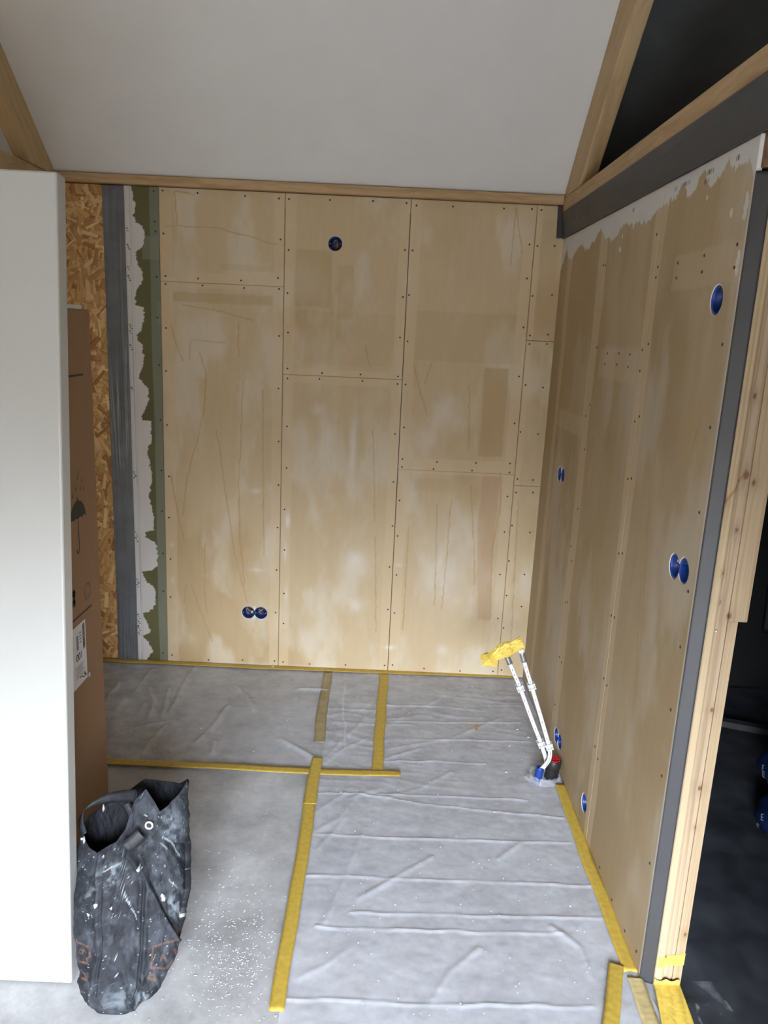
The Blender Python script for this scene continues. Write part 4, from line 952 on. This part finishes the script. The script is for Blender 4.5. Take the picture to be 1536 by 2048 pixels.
# hanging grey foil in the dark room
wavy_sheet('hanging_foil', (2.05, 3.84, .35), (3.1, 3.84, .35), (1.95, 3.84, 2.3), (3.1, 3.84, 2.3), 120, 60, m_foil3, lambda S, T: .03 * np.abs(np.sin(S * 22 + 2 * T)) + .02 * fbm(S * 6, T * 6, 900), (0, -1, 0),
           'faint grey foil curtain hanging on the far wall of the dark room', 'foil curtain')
struct(MB().box(.95, XN, YB + .02, YB + .09, 0, 2.40).build('wall_back_right', m_shadewall))
# blue printed bags
def blob(name, c, r3, seed, mat, label, n1_=48, n2_=32, amp=.14):
    th = np.linspace(0, 2 * np.pi, n1_, endpoint=False); ph = np.linspace(-np.pi / 2, np.pi / 2, n2_)
    T, P_ = np.meshgrid(th, ph, indexing='ij')
    d = 1 + amp * (fbm(np.cos(T) * 2 + P_ + 5, np.sin(T) * 2 + 7, seed) - .5) * 2
    sx_ = np.sign(np.cos(P_)) * np.abs(np.cos(P_)) ** .7
    V = np.stack([c[0] + r3[0] * d * sx_ * np.cos(T), c[1] + r3[1] * d * sx_ * np.sin(T), np.maximum(c[2] + r3[2] * d * np.sin(P_), .028)], -1).reshape(-1, 3)
    i = np.arange(n1_)[:, None] * n2_ + np.arange(n2_ - 1)[None, :]; i2 = ((np.arange(n1_) + 1) % n1_)[:, None] * n2_ + np.arange(n2_ - 1)[None, :]
    F = np.stack([i, i2, i2 + 1, i + 1], -1).reshape(-1, 4)
    o = np_mesh(name, V, F, mat, None, smooth=True); tag(o, label, 'bag'); return o, V.reshape(n1_, n2_, 3)
def letters(o, V, items):
    for (a_, b_, rot) in items:
        p = Vector(V[a_, b_]); c_ = Vector(V.reshape(-1, 3).mean(0)); nrm = (p - c_).normalized()
        t_o = text_mesh('E', .034, 'letter_print', m_letter)
        z = nrm; x = Vector((0, 0, 1)).cross(z).normalized(); y = z.cross(x)
        Mt = Matrix((x, y, z)).transposed().to_4x4(); Mt.translation = p + nrm * .004
        t_o.data.transform(Mt @ Matrix.Rotation(rot, 4, 'Z')); t_o.parent = o
o1, V1 = blob('plastic_sack', (1.645, 2.55, .10), (.17, .16, .085), 71, m_bluebag, 'lower dark blue printed plastic sack on the dark floor at right edge')
letters(o1, V1, [(25, 18, .4), (24, 13, -.5), (29, 19, .5), (26, 22, .8), (32, 16, -.3), (27, 13, -.6), (35, 21, 1.2), (30, 11, .4)])
o2, V2 = blob('plastic_sack', (1.685, 2.68, .225), (.16, .15, .075), 75, m_bluebag, 'upper dark blue printed plastic sack stacked behind the lower one')
letters(o2, V2, [(24, 17, .2), (27, 18, .3), (31, 20, .9), (29, 12, -.4), (25, 15, .2)])

# ------------------------------------------------------------------ plumbing stub in the corner
PY = 2.93
pa = [on_y(1093, 1545, PY), on_y(1092, 1520, PY + .01), on_y(1082, 1487, PY + .015), on_y(1064, 1440, PY + .01), on_y(1040, 1375, PY), on_y(1026, 1342, PY), on_y(1012, 1308, PY)]
pb = [on_y(1076, 1552, PY - .03), on_y(1080, 1541, PY - .03), on_y(1088, 1533, PY - .03), on_y(1097, 1521, PY - .03), on_y(1100, 1508, PY - .025), on_y(1098, 1492, PY - .02), on_y(1084, 1442, PY - .02), on_y(1063, 1372, PY - .02), on_y(1052, 1336, PY - .01), on_y(1043, 1303, PY - .01)]
def smoothp(P, k=6):
    P = [np.array(p) for p in P]; out = []
    for i in range(len(P) - 1):
        p0, p1_, p2, p3 = P[max(i - 1, 0)], P[i], P[i + 1], P[min(i + 2, len(P) - 1)]
        for j in range(k):
            t_ = j / k; out.append(.5 * ((2 * p1_) + (-p0 + p2) * t_ + (2 * p0 - 5 * p1_ + 4 * p2 - p3) * t_ ** 2 + (-p0 + 3 * p1_ - 3 * p2 + p3) * t_ ** 3))
    return [tuple(p) for p in out + [P[-1]]]
def pipe_obj(P, label):
    root = empty('water_pipe', P[0]); tag(root, label, 'pipe', 'white water pipes')
    keep(MB().tube(smoothp(P), .0088, 18).build('tube', m_pvc), root)
    a_, b_ = np.array(P[-2]), np.array(P[-1]); d = (b_ - a_) / np.linalg.norm(b_ - a_)
    fit = MB(); s0 = b_ - d * .045
    rs2, ps2 = [], []
    for k in range(9): ps2.append(tuple(s0 + d * .005 * k)); rs2.append(.0105 if k % 2 else .0122)
    fit.tube(ps2, rs2, 18); keep(fit.build('threaded_fitting', m_steel), root)
    rs3 = MB(); rs3.tube([tuple(b_ - d * .004), tuple(b_ + d * .012)], .0125, 16); keep(rs3.build('collar', m_pvc), root)
    SP = smoothp(P, 10)
    for k in range(24, len(SP) - 8, 3):
        p = np.array(SP[k]); mk = MB(); mk.box(-.0011, .0011, -.0006, .0006, -.004, .004, Matrix.Translation(Vector(p) + Vector((-.001, -.0089, 0)))); keep(mk.build('printed_mark', m_fadeink), root)
    return root
pipe_obj(pa, 'left white water pipe of the leaning pair, rising behind the other')
pipe_obj(pb, 'right white water pipe bending into the blue sleeve')
def clip(p, d, label):
    p = Vector(p); d = Vector(d).normalized(); x = Vector((1, 0, 0)); x = (x - d * x.dot(d)).normalized(); y = d.cross(x)
    M_ = Matrix((x, y, d)).transposed().to_4x4(); M_.translation = p
    c_ = MB(); c_.lathe([(.0108, -.011), (.0135, -.011), (.0135, .011), (.0108, .011), (.0108, -.011)], 20, M_)
    for sx in (-1, 1): c_.box(.0125 * sx - .0015, .0125 * sx + .0015, -.013, .013, -.013, .013, M_)
    c_.box(-.015, .015, .012, .0145, -.013, .013, M_); c_.box(-.015, .015, -.0145, -.0128, -.013, -.008, M_); c_.box(-.015, .015, -.0145, -.0128, .008, .013, M_)
    o = c_.build('pipe_clip', m_clip); tag(o, label, 'pipe clip', 'pipe clips')
clip(pa[4], np.array(pa[5]) - np.array(pa[3]), 'upper translucent clip on the left white pipe')
clip(pa[2], np.array(pa[3]) - np.array(pa[1]), 'lower translucent clip on the left white pipe')
clip(pb[7], np.array(pb[8]) - np.array(pb[6]), 'upper translucent clip on the right white pipe')
clip(pb[5], np.array(pb[6]) - np.array(pb[4]), 'lower translucent clip on the right white pipe')
bq_ = on_z(1098, 1567, 0.0)
bpX, bpY = .772, 2.925
dp = empty('drain_pipe', (bpX, bpY, 0)); tag(dp, 'short black drain pipe with red cap standing in the floor corner', 'pipe')
Mx = Matrix.Translation((bpX, bpY, 0)) @ Matrix.Rotation(.06, 4, 'Y')
keep(MB().lathe([(.029, .0), (.029, .052), (.031, .056), (.033, .060), (.033, .088), (.031, .092), (.028, .092), (.028, .060)], 36, Mx).build('pipe_body', m_blackpipe), dp)
cp = MB(); cp.lathe([(.0275, .080), (.0275, .093), (.022, .095), (.021, .088), (.006, .087), (.0003, .089)], 36, Mx); cap = keep(cp.build('cap', m_red), dp)
rbm = MB()
for k in range(3): rbm.box(-.020, .020, -.0015, .0015, .086, .094, Mx @ Matrix.Rotation(k * math.pi / 3, 4, 'Z'))
sub(rbm.build('cap_ribs', m_red), cap)
bsx = on_z(1076, 1567, 0.0)
sl = empty('pipe_sleeve', (bsx[0], PY - .03, 0)); tag(sl, 'blue ribbed sleeve in the floor around the white pipe end', 'sleeve')
prof = []
for k in range(14): prof += [(.0155 if k % 2 else .0172, k * .0050)]
keep(MB().lathe(prof + [(.0135, .068), (.0135, .01)], 28, Matrix.Translation((bsx[0], PY - .03, 0)) @ Matrix.Rotation(.10, 4, 'Y')).build('ribbed_tube', m_blue), sl)
# second sleeve behind for the other pipe is dark
# gathered plastic around the stubs
th = np.linspace(0, 2 * np.pi, 120, endpoint=False); V = []
for k, (rr_, zz_) in enumerate(((1.0, .030), (1.03, .018), (1.12, .010), (1.30, .006))):
    for j, a_ in enumerate(th):
        wv_ = (vnoise(np.array([a_ * 6]), np.array([k * 1.]), 950)[0] - .5)
        V.append((.742 + (.064 * rr_ + wv_ * .012) * math.cos(a_), 2.915 + (.052 * rr_ + wv_ * .012) * math.sin(a_), max(.006, zz_ + wv_ * .016)))
V = [(min(x, .806), y, z) for x, y, z in V]
F = [(k * 120 + j, k * 120 + (j + 1) % 120, (k + 1) * 120 + (j + 1) % 120, (k + 1) * 120 + j) for k in range(3) for j in range(120)]
o = np_mesh('film_collar', V, F, film_mat('gathered_film', .22, (.66, .68, .74), .2), smooth=True, cols=np.zeros((len(V), 3)))
tag(o, 'ragged edge of clear film gathered round the pipe stubs', 'plastic sheet')
# crumpled yellow tape bundle on top of the pipes
TL = [on_y(965, 1322, PY - .01), on_y(985, 1312, PY - .01), on_y(1008, 1299, PY - .01), on_y(1028, 1291, PY - .01), on_y(1045, 1284, PY - .01)]
TL = [np.array(p) for p in smoothp(TL, 8)]
n1_, n2_ = len(TL), 40; V = []
for i, p in enumerate(TL):
    f = i / (n1_ - 1); rr_ = .021 + .006 * math.sin(f * 3.0) + .004 * math.sin(f * 14)
    dirv = TL[min(i + 1, n1_ - 1)] - TL[max(i - 1, 0)]; dirv /= np.linalg.norm(dirv); up = np.array([0, 0, 1.]); up = up - dirv * up.dot(dirv); up /= np.linalg.norm(up); sd_ = np.cross(dirv, up)
    for j in range(n2_):
        a_ = j * 2 * math.pi / n2_
        c_ = 1 + .38 * (abs(fbm(np.array([f * 6 + math.cos(a_) * 1.3 + 4]), np.array([math.sin(a_) * 1.6 + f * 2 + 9]), 960, 3)[0] - .5) * 4 - .5)
        V.append(p + up * rr_ * c_ * math.sin(a_) * (1.0 if math.sin(a_) > 0 else 1.1) + sd_ * rr_ * .75 * c_ * math.cos(a_))
F = [(i * n2_ + j, i * n2_ + (j + 1) % n2_, (i + 1) * n2_ + (j + 1) % n2_, (i + 1) * n2_ + j) for i in range(n1_ - 1) for j in range(n2_)] + [tuple(range(n2_))[::-1], tuple((n1_ - 1) * n2_ + j for j in range(n2_))]
yb_ = empty('tape_bundle', tuple(TL[len(TL) // 2])); tag(yb_, 'crumpled bright yellow tape wrapped over both pipe ends', 'tape')
keep(np_mesh('wrap', V, F, m_tape2), yb_)
fl = [on_y(968, 1308, PY - .02), on_y(962, 1333, PY - .035), on_y(975, 1330, PY - .04), on_y(993, 1334, PY - .03), on_y(996, 1318, PY - .02), on_y(985, 1306, PY - .02), on_y(978, 1318, PY - .045)]
o = np_mesh('loose_flap', fl, [(0, 1, 6), (1, 2, 6), (2, 3, 6), (3, 4, 6), (4, 5, 6), (5, 0, 6)], m_tape2); o.modifiers.new('t', 'SOLIDIFY').thickness = .0008; keep(o, yb_)
# ------------------------------------------------------------------ rubble bag
NA, NR = 360, 240
zk = np.array([0.0, .03, .055, .10, .165, .25, .35, .415, .48, .56])
xl_ = np.array([-.712, -.738, -.757, -.775, -.792, -.802, -.806, -.800, -.790, -.775])
xr_ = np.array([-.605, -.572, -.535, -.515, -.498, -.490, -.497, -.512, -.520, -.516])
bk = np.array([.060, .078, .085, .092, .098, .100, .094, .085, .074, .060])
def yc_(z): return 1.752 + .43 * z
phi = np.linspace(0, 2 * np.pi, NA, endpoint=False)
# rim heights by direction (0 right, 90 back, 180 left, 270 front)
def rz(px, py, y): return on_y(px, py, y)[2]
rimA = np.radians([0, 22, 45, 75, 92, 105, 125, 150, 178, 205, 226, 240, 252, 262, 268.5, 271, 279, 292, 301, 312, 335, 352, 360])
rimZ = np.array([rz(343, 1568, 1.98), rz(343, 1563, 1.99), rz(320, 1561, 2.03), rz(285, 1559, 2.04), rz(263, 1556, 2.04), rz(240, 1572, 2.04), rz(215, 1590, 2.03), rz(185, 1612, 2.0), rz(160, 1642, 1.93), rz(172, 1672, 1.88),
                 rz(190, 1698, 1.85), rz(207, 1712, 1.83), rz(228, 1701, 1.83), rz(248, 1688, 1.84), rz(268, 1660, 1.86), rz(270, 1600, 1.90), rz(276, 1580, 1.91), rz(292, 1600, 1.91), rz(304, 1620, 1.90), rz(315, 1604, 1.92), rz(332, 1582, 1.94), rz(343, 1566, 1.96), rz(343, 1568, 1.98)])
ZR = np.interp(phi, rimA, rimZ)
tt = np.linspace(0, 1, NR)
PHI, TT = np.meshgrid(phi, tt, indexing='ij')
ZZ = TT * ZR[:, None]
XLv = np.interp(ZZ, zk, xl_); XRv = np.interp(ZZ, zk, xr_); Bv = np.interp(ZZ, zk, bk)
xc = (XLv + XRv) / 2; aa = (XRv - XLv) / 2
lo_ = 1 - sst(.02, .16, ZZ)
ce = np.sign(np.cos(PHI)) * np.abs(np.cos(PHI)) ** (.85 - .40 * lo_); se = np.sign(np.sin(PHI)) * np.abs(np.sin(PHI)) ** (.9 - .40 * lo_)
Xb = xc + aa * ce; Yb = yc_(ZZ) + Bv * se
# project to image coordinates for laying out seams (front of the bag only)
def img(X_, Y_, Z_):
    P = np.stack([X_ - EYE[0], Y_ - EYE[1], Z_ - EYE[2]], -1) @ R
    return 768 + FPX * P[..., 0] / P[..., 2], 1024 + FPX * P[..., 1] / P[..., 2]
IX, IY = img(Xb, Yb, ZZ); IX = IX.ravel(); IY = IY.ravel(); front = (se < .15).ravel()
fx, fy = IX / 100., IY / 100.
dsp = .006 * (fbm(fx * 3.2, fy * 2.0, 1001, 4) - .5) * 2 + .004 * np.abs(fbm(fx * 6 + 3, fy * 3, 1003, 4) - .5) * 3
dsp += .0022 * (fbm(fx * 14, fy * 10, 1005, 3) - .5)
seams = [[(207, 1712), (205, 1740), (203, 1800), (201, 1850), (205, 1902), (196, 1950), (192, 1995), (205, 2012)], [(250, 1690), (276, 1728), (289, 1765), (285, 1830), (283, 1900), (276, 1975), (262, 2012)]]
sh = np.zeros_like(IX)
for sp_ in seams:
    d = poly_dist(IX, IY, sp_); dsp += front * (-.006 * np.exp(-(d / 2.6) ** 2) + .007 * np.exp(-((d - 6) / 6) ** 2)); sh += np.exp(-(d / 2.5) ** 2)
dia = [(246, 1689), (272, 1721), (304, 1777), (333, 1835), (364, 1885), (380, 1905)]
dx_ = np.interp(IY, [p[1] for p in dia], [p[0] for p in dia])
step_ = sst(-1.2, 1.2, IX - dx_) * (IY > 1688) * (IY < 1900)
dsp += front * (-.016 * step_ * np.clip((1900 - IY) / 60., 0, 1)) + front * .004 * np.exp(-((IX - dx_ + 4) / 4) ** 2) * (IY > 1690) * (IY < 1895)
# flap of the eyelet panel
flp = [(275, 1713), (298, 1684), (325, 1651), (333, 1631)]
fl_y = np.interp(IX, [p[0] for p in flp], [p[1] for p in flp])
dsp += front * .009 * (1 - sst(-1.2, 1.2, IY - fl_y)) * (IX > 268) * (IX < 340)
for pp_, amp_, w_ in (([(300, 1840), (345, 1790), (368, 1760)], .007, 7), ([(240, 1770), (262, 1810), (280, 1842)], .004, 3), ([(160, 1820), (195, 1760), (203, 1730)], .006, 6), ([(330, 1690), (360, 1730), (372, 1780)], .005, 6), ([(220, 1900), (240, 1930), (262, 1990)], .005, 7), ([(160, 1960), (185, 1985), (190, 2010)], .006, 6), ([(310, 1960), (285, 1990), (262, 2015)], .006, 6)):
    d = poly_dist(IX, IY, pp_); dsp += front * amp_ * np.exp(-(d / w_) ** 2)
mgn = sst(0, .03, ZZ.ravel()) * (1 - .5 * sst(.97, 1, TT.ravel()))
dsp *= mgn
nx_ = (ce * 1.0).ravel(); ny_ = (se * 1.3).ravel(); ln = np.hypot(nx_, ny_) + 1e-6
Xf = Xb.ravel() + nx_ / ln * dsp; Yf = Yb.ravel() + ny_ / ln * dsp; Zf = ZZ.ravel().copy() + .003
Xf = np.where(Yf < 1.781 + .062 + .0746 * Zf, np.maximum(Xf, -.797), np.maximum(Xf, -.818))
# colours
c = np.tile(np.array([[.017, .019, .024]]), (len(IX), 1)) * (1 + .9 * (fbm(fx * 5, fy * 5, 1010)[:, None] - .5))
dust = sst(.48, .72, fbm(fx * 2.6 + 2, fy * 2.6 + 8, 1012)) * .36 + sst(.56, .70, fbm(fx * 9, fy * 6, 1014)) * .35
c = mixc(c, (.070, .078, .094), dust)
for (px, py, rx, ry_, f) in ((215, 1760, 22, 22, .8), (232, 1745, 20, 18, .6), (200, 1790, 14, 16, .5), (355, 1815, 20, 22, .9), (345, 1660, 20, 25, .5), (340, 1640, 22, 30, .3), (295, 1990, 22, 22, .7), (240, 2005, 30, 14, .4), (182, 1800, 14, 20, .4), (300, 1690, 10, 10, .3), (250, 1990, 40, 20, .3)):
    d = ((IX - px) / rx) ** 2 + ((IY - py) / ry_) ** 2
    c = mixc(c, (.18, .21, .235), front * np.exp(-d) * f * sst(.42, .62, fbm(fx * 11, fy * 9, 1020)))
spk = vnoise(fx * 42, fy * 42, 1030) * vnoise(fx * 30 + 7, fy * 30, 1031)
c = mixc(c, (.5, .54, .56), front * sst(.70, .78, spk) * .7)
for pp_, f in (([(241, 1768), (258, 1805), (275, 1838)], .6), ([(330, 1678), (350, 1692), (368, 1718)], .5), ([(290, 1725), (305, 1760), (318, 1780)], .0), ([(343, 1768), (362, 1782)], .4), ([(205, 1745), (240, 1728), (252, 1738)], .5), ([(320, 1690), (338, 1705)], .35)):
    d = poly_dist(IX + (vnoise(fx * 20, fy * 20, 1041) - .5) * 3, IY, pp_); c = mixc(c, (.45, .5, .53), front * (1 - sst(.6, 1.8, d)) * f)
for (px, py, r_) in ((195, 1809, 3.2), (329, 1802, 4), (278, 1739, 3), (370, 1832, 3), (178, 1830, 2), (208, 1717, 3), (222, 1820, 2), (166, 1680, 2)):
    d = np.hypot(IX - px, (IY - py) * .7); c = mixc(c, (.66, .68, .66), front * (d < r_ * (.6 + .8 * vnoise(fx * 50, fy * 50, 1050))) * 1.0)
# brownish printed emblem frames and characters
def pr(pts, w_, f=.75):
    global c
    d = poly_dist(IX, IY, pts); c = mixc(c, (.13, .072, .052), front * (1 - sst(w_ * .7, w_ * 1.2, d)) * f * (.55 + .6 * vnoise(fx * 30, fy * 30, 1060)))
pr([(353, 1880), (306, 1895), (302, 1938), (334, 1938), (344, 1920)], 2.2)
pr([(320, 1924), (325, 1911), (333, 1922)], 1.3); pr([(321, 1918), (331, 1918)], 1.2)
pr([(345, 1898), (352, 1902), (348, 1908), (345, 1898)], 1.5); pr([(364, 1860), (358, 1873)], 2.2); pr([(297, 1957), (310, 1960), (306, 1950), (298, 1953)], 2.2)
pr([(155, 1885), (165, 1890), (172, 1893), (180, 1897), (180, 1915), (173, 1920), (175, 1930), (160, 1925)], 2.2)
pr([(161, 1900), (167, 1903), (165, 1909), (159, 1907), (161, 1900)], 1.6); pr([(160, 1943), (170, 1948), (176, 1960), (166, 1956)], 1.8)
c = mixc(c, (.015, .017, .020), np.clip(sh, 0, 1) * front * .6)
c = mixc(c, (.008, .009, .012), (~front) * .95)  # back half near black: shade inside the bag painted into the colour
cols = c
V = np.stack([Xf, Yf, Zf], -1)
i = np.arange(NA)[:, None] * NR + np.arange(NR - 1)[None, :]; i2 = ((np.arange(NA) + 1) % NA)[:, None] * NR + np.arange(NR - 1)[None, :]
F = np.stack([i, i2, i2 + 1, i + 1], -1).reshape(-1, 4)
bagr = empty('rubble_bag', (-.66, 1.80, 0)); tag(bagr, 'dusty black bag with strap handle and eyelet slumped on concrete beside the white panel', 'bag')
body = np_mesh('body', V, F, m_bag, None, cols, smooth=True); keep(body, bagr)
sd = body.modifiers.new('thickness', 'SOLIDIFY'); sd.thickness = .003; sd.offset = -1
bt_ = MB(); ring = V.reshape(NA, NR, 3)[::6, 0]; ctr = ring.mean(0)
np_b = np_mesh('bottom', np.concatenate([ring, ctr[None, :]]) + np.array([0, 0, -.001]), [(k, (k + 1) % len(ring), len(ring)) for k in range(len(ring))], m_strap); keep(np_b, bagr)
def ribbon(name, pts, hw, mat, parent, th_=.003):
    P = [np.array(p) for p in smoothp(pts, 6)]; n_ = len(P); hwv = np.interp(np.linspace(0, 1, n_), np.linspace(0, 1, len(hw)), [0] * len(hw)) if False else None
    HW = np.stack([np.interp(np.linspace(0, 1, n_), np.linspace(0, 1, len(hw)), [h[k] for h in hw]) for k in range(3)], -1)
    V_ = []
    for i_ in range(n_):
        for s_ in (-1, -.33, .33, 1): V_.append(P[i_] + HW[i_] * s_ + np.array([0, -.004 * (1 - s_ * s_), 0]))
    o_ = np_mesh(name, V_, grid_faces(n_, 4), mat, smooth=True); sd_ = o_.modifiers.new('t', 'SOLIDIFY'); sd_.thickness = th_; keep(o_, parent); return o_
hy = 1.935
hnd = ribbon('handle', [on_y(170, 1668, 1.89), on_y(163, 1640, hy - .02), on_y(172, 1618, hy), on_y(198, 1602, hy + .01), on_y(230, 1594, hy + .01), on_y(266, 1592, hy - .005), on_y(272, 1600, hy - .02)],
       [(.006, 0, .006), (.006, 0, .010), (.003, 0, .018), (.001, 0, .022)], m_strap, bagr)
ribbon('handle', [on_y(250, 1606, 1.96), on_y(262, 1630, 1.945), on_y(262, 1655, 1.93), on_y(247, 1678, 1.925), on_y(232, 1700, 1.93), on_y(224, 1722, 1.94)],
       [(.012, .0, .006), (.014, .0, 0), (.015, .0, -.004), (.012, .0, -.006)], m_strap, bagr)
ribbon('handle_base', [on_y(252, 1694, 1.815), on_y(268, 1682, 1.822), on_y(284, 1667, 1.83)], [(.012, 0, -.013), (.012, 0, -.014)], m_strap, bagr)
# eyelet: find the surface point
d_ = np.where(front, np.hypot(IX - 300, IY - 1647), 1e9); k = int(np.argmin(d_)); pe = Vector(V[k])
ey = MB(); Me = Matrix.Translation(pe + Vector((0, -.006, 0))) @ Matrix.Rotation(math.radians(82), 4, 'X')
ey.lathe([(.0068, .000), (.0072, .003), (.0095, .0045), (.0118, .003), (.0122, 0)], 32, Me); ey_o = keep(ey.build('eyelet', plain('worn_eyelet_metal', (.42, .42, .41), .45)), bagr)
eh = MB(); eh.lathe([(.0001, .0006), (.0070, .0006)], 32, Me); sub(eh.build('eyelet_hole', m_ink), ey_o)
for (px, py, y) in ((206, 1616, 1.955), (167, 1680, 1.865)):
    q = Vector(on_y(px, py, y)); b_ = MB(); b_.tube([q + Vector((0, 0, -.012)), q + Vector((.003, -.003, 0)), q + Vector((.002, 0, .012))], [.0015, .0038, .0015], 10); sub(b_.build('handle_rivet', plain('worn_rivet', (.35, .35, .32), .5)), hnd)

# ------------------------------------------------------------------ plaster chips on the bare concrete, crumbs on the film
def chips(name, spots, label):
    V_, F_ = [], []
    for (x, y, z, L, W, a_) in spots:
        b0 = len(V_); ca, sa = math.cos(a_), math.sin(a_)
        for (u, v, w_) in ((-L, -W, 0), (L, -W, 0), (L, W, 0), (-L, W, 0), (-L * .7, -W * .6, W * 1.2), (L * .7, -W * .6, W * 1.2), (L * .7, W * .6, W * 1.2), (-L * .7, W * .6, W * 1.2)):
            V_.append((x + u * ca - v * sa, y + u * sa + v * ca, z + w_))
        F_ += [tuple(b0 + k_ for k_ in f) for f in ((0, 3, 2, 1), (4, 5, 6, 7), (0, 1, 5, 4), (1, 2, 6, 5), (2, 3, 7, 6), (3, 0, 4, 7))]
    o_ = np_mesh(name, V_, F_, m_chip); tag(o_, label, 'debris', kind='stuff'); return o_
rc_ = random.Random(8); sp_ = []
while len(sp_) < 460:
    px = rc_.gauss(470, 55); py = rc_.gauss(1900, 70)
    if px > 585 - (py - 1800) * .17 - 12 or px < 330 or py > 2046 or py < 1690: continue
    x, y = ufloor((px, py)); sz = rc_.random() ** 2
    sp_.append((x, y, .0002, .0010 + .0038 * sz, .0004 + .0007 * rc_.random(), rc_.uniform(0, 3.14)))
for k in range(70):
    x, y = ufloor((rc_.uniform(240, 560), rc_.uniform(1620, 2040))); sp_.append((x, y, .0002, .002, .0012, rc_.uniform(0, 3)))
chips('plaster_chips', sp_, 'white plaster chips strewn over the bare concrete between bag and tape')
sp2 = []
for k in range(130):
    px = rc_.uniform(640, 1180); py = rc_.uniform(1370, 2040); x, y = ufloor((px, py))
    if x > .78 or x < -.2: continue
    sp2.append((x, y, .0125, .0012 + .002 * rc_.random() ** 3, .001 + .001 * rc_.random() ** 2, rc_.uniform(0, 3)))
for (px, py, L) in ((1034, 1464, .0055), (1056, 1480, .005), (1012, 1550, .004), (944, 1378, .003), (988, 1630, .003), (545, 1338, .006), (1018, 1497, .003), (402, 1462, .006), (240, 1372, .007)):
    x, y = ufloor((px, py)); sp2.append((x, y, .0125, L, .0028, rc_.uniform(0, 1)))
for k in range(50):
    x, y = ufloor((rc_.uniform(230, 620), rc_.uniform(1345, 1520))); sp2.append((x, y, .0125, .0018 + .003 * rc_.random() ** 3, .0014, rc_.uniform(0, 3)))
chips('plaster_crumbs', sp2, 'tiny white crumbs scattered over the plastic sheets')
# a few yellow tape shreds on the film
v_, f_ = [], []
for k in range(16):
    px, py = (942 + rc_.uniform(-14, 14), 1456 + rc_.uniform(-9, 9)) if k < 11 else (960 + rc_.uniform(-8, 8), 1468 + rc_.uniform(-3, 3))
    x, y = ufloor((px, py)); a_ = rc_.uniform(0, 3.14); L = .009; W = .0014; b0 = len(v_)
    for (u, v) in ((-L, -W), (L, -W), (L, W), (-L, W)): v_.append((x + u * math.cos(a_) - v * math.sin(a_), y + u * math.sin(a_) + v * math.cos(a_), .0135 + .0005 * k))
    f_.append((b0, b0 + 1, b0 + 2, b0 + 3))
o = np_mesh('tape_shreds', v_, f_, m_tape); o.modifiers.new('t', 'SOLIDIFY').thickness = .0006; tag(o, 'small cluster of yellow tape shreds on the sheet left of the pipes', 'debris', kind='stuff')
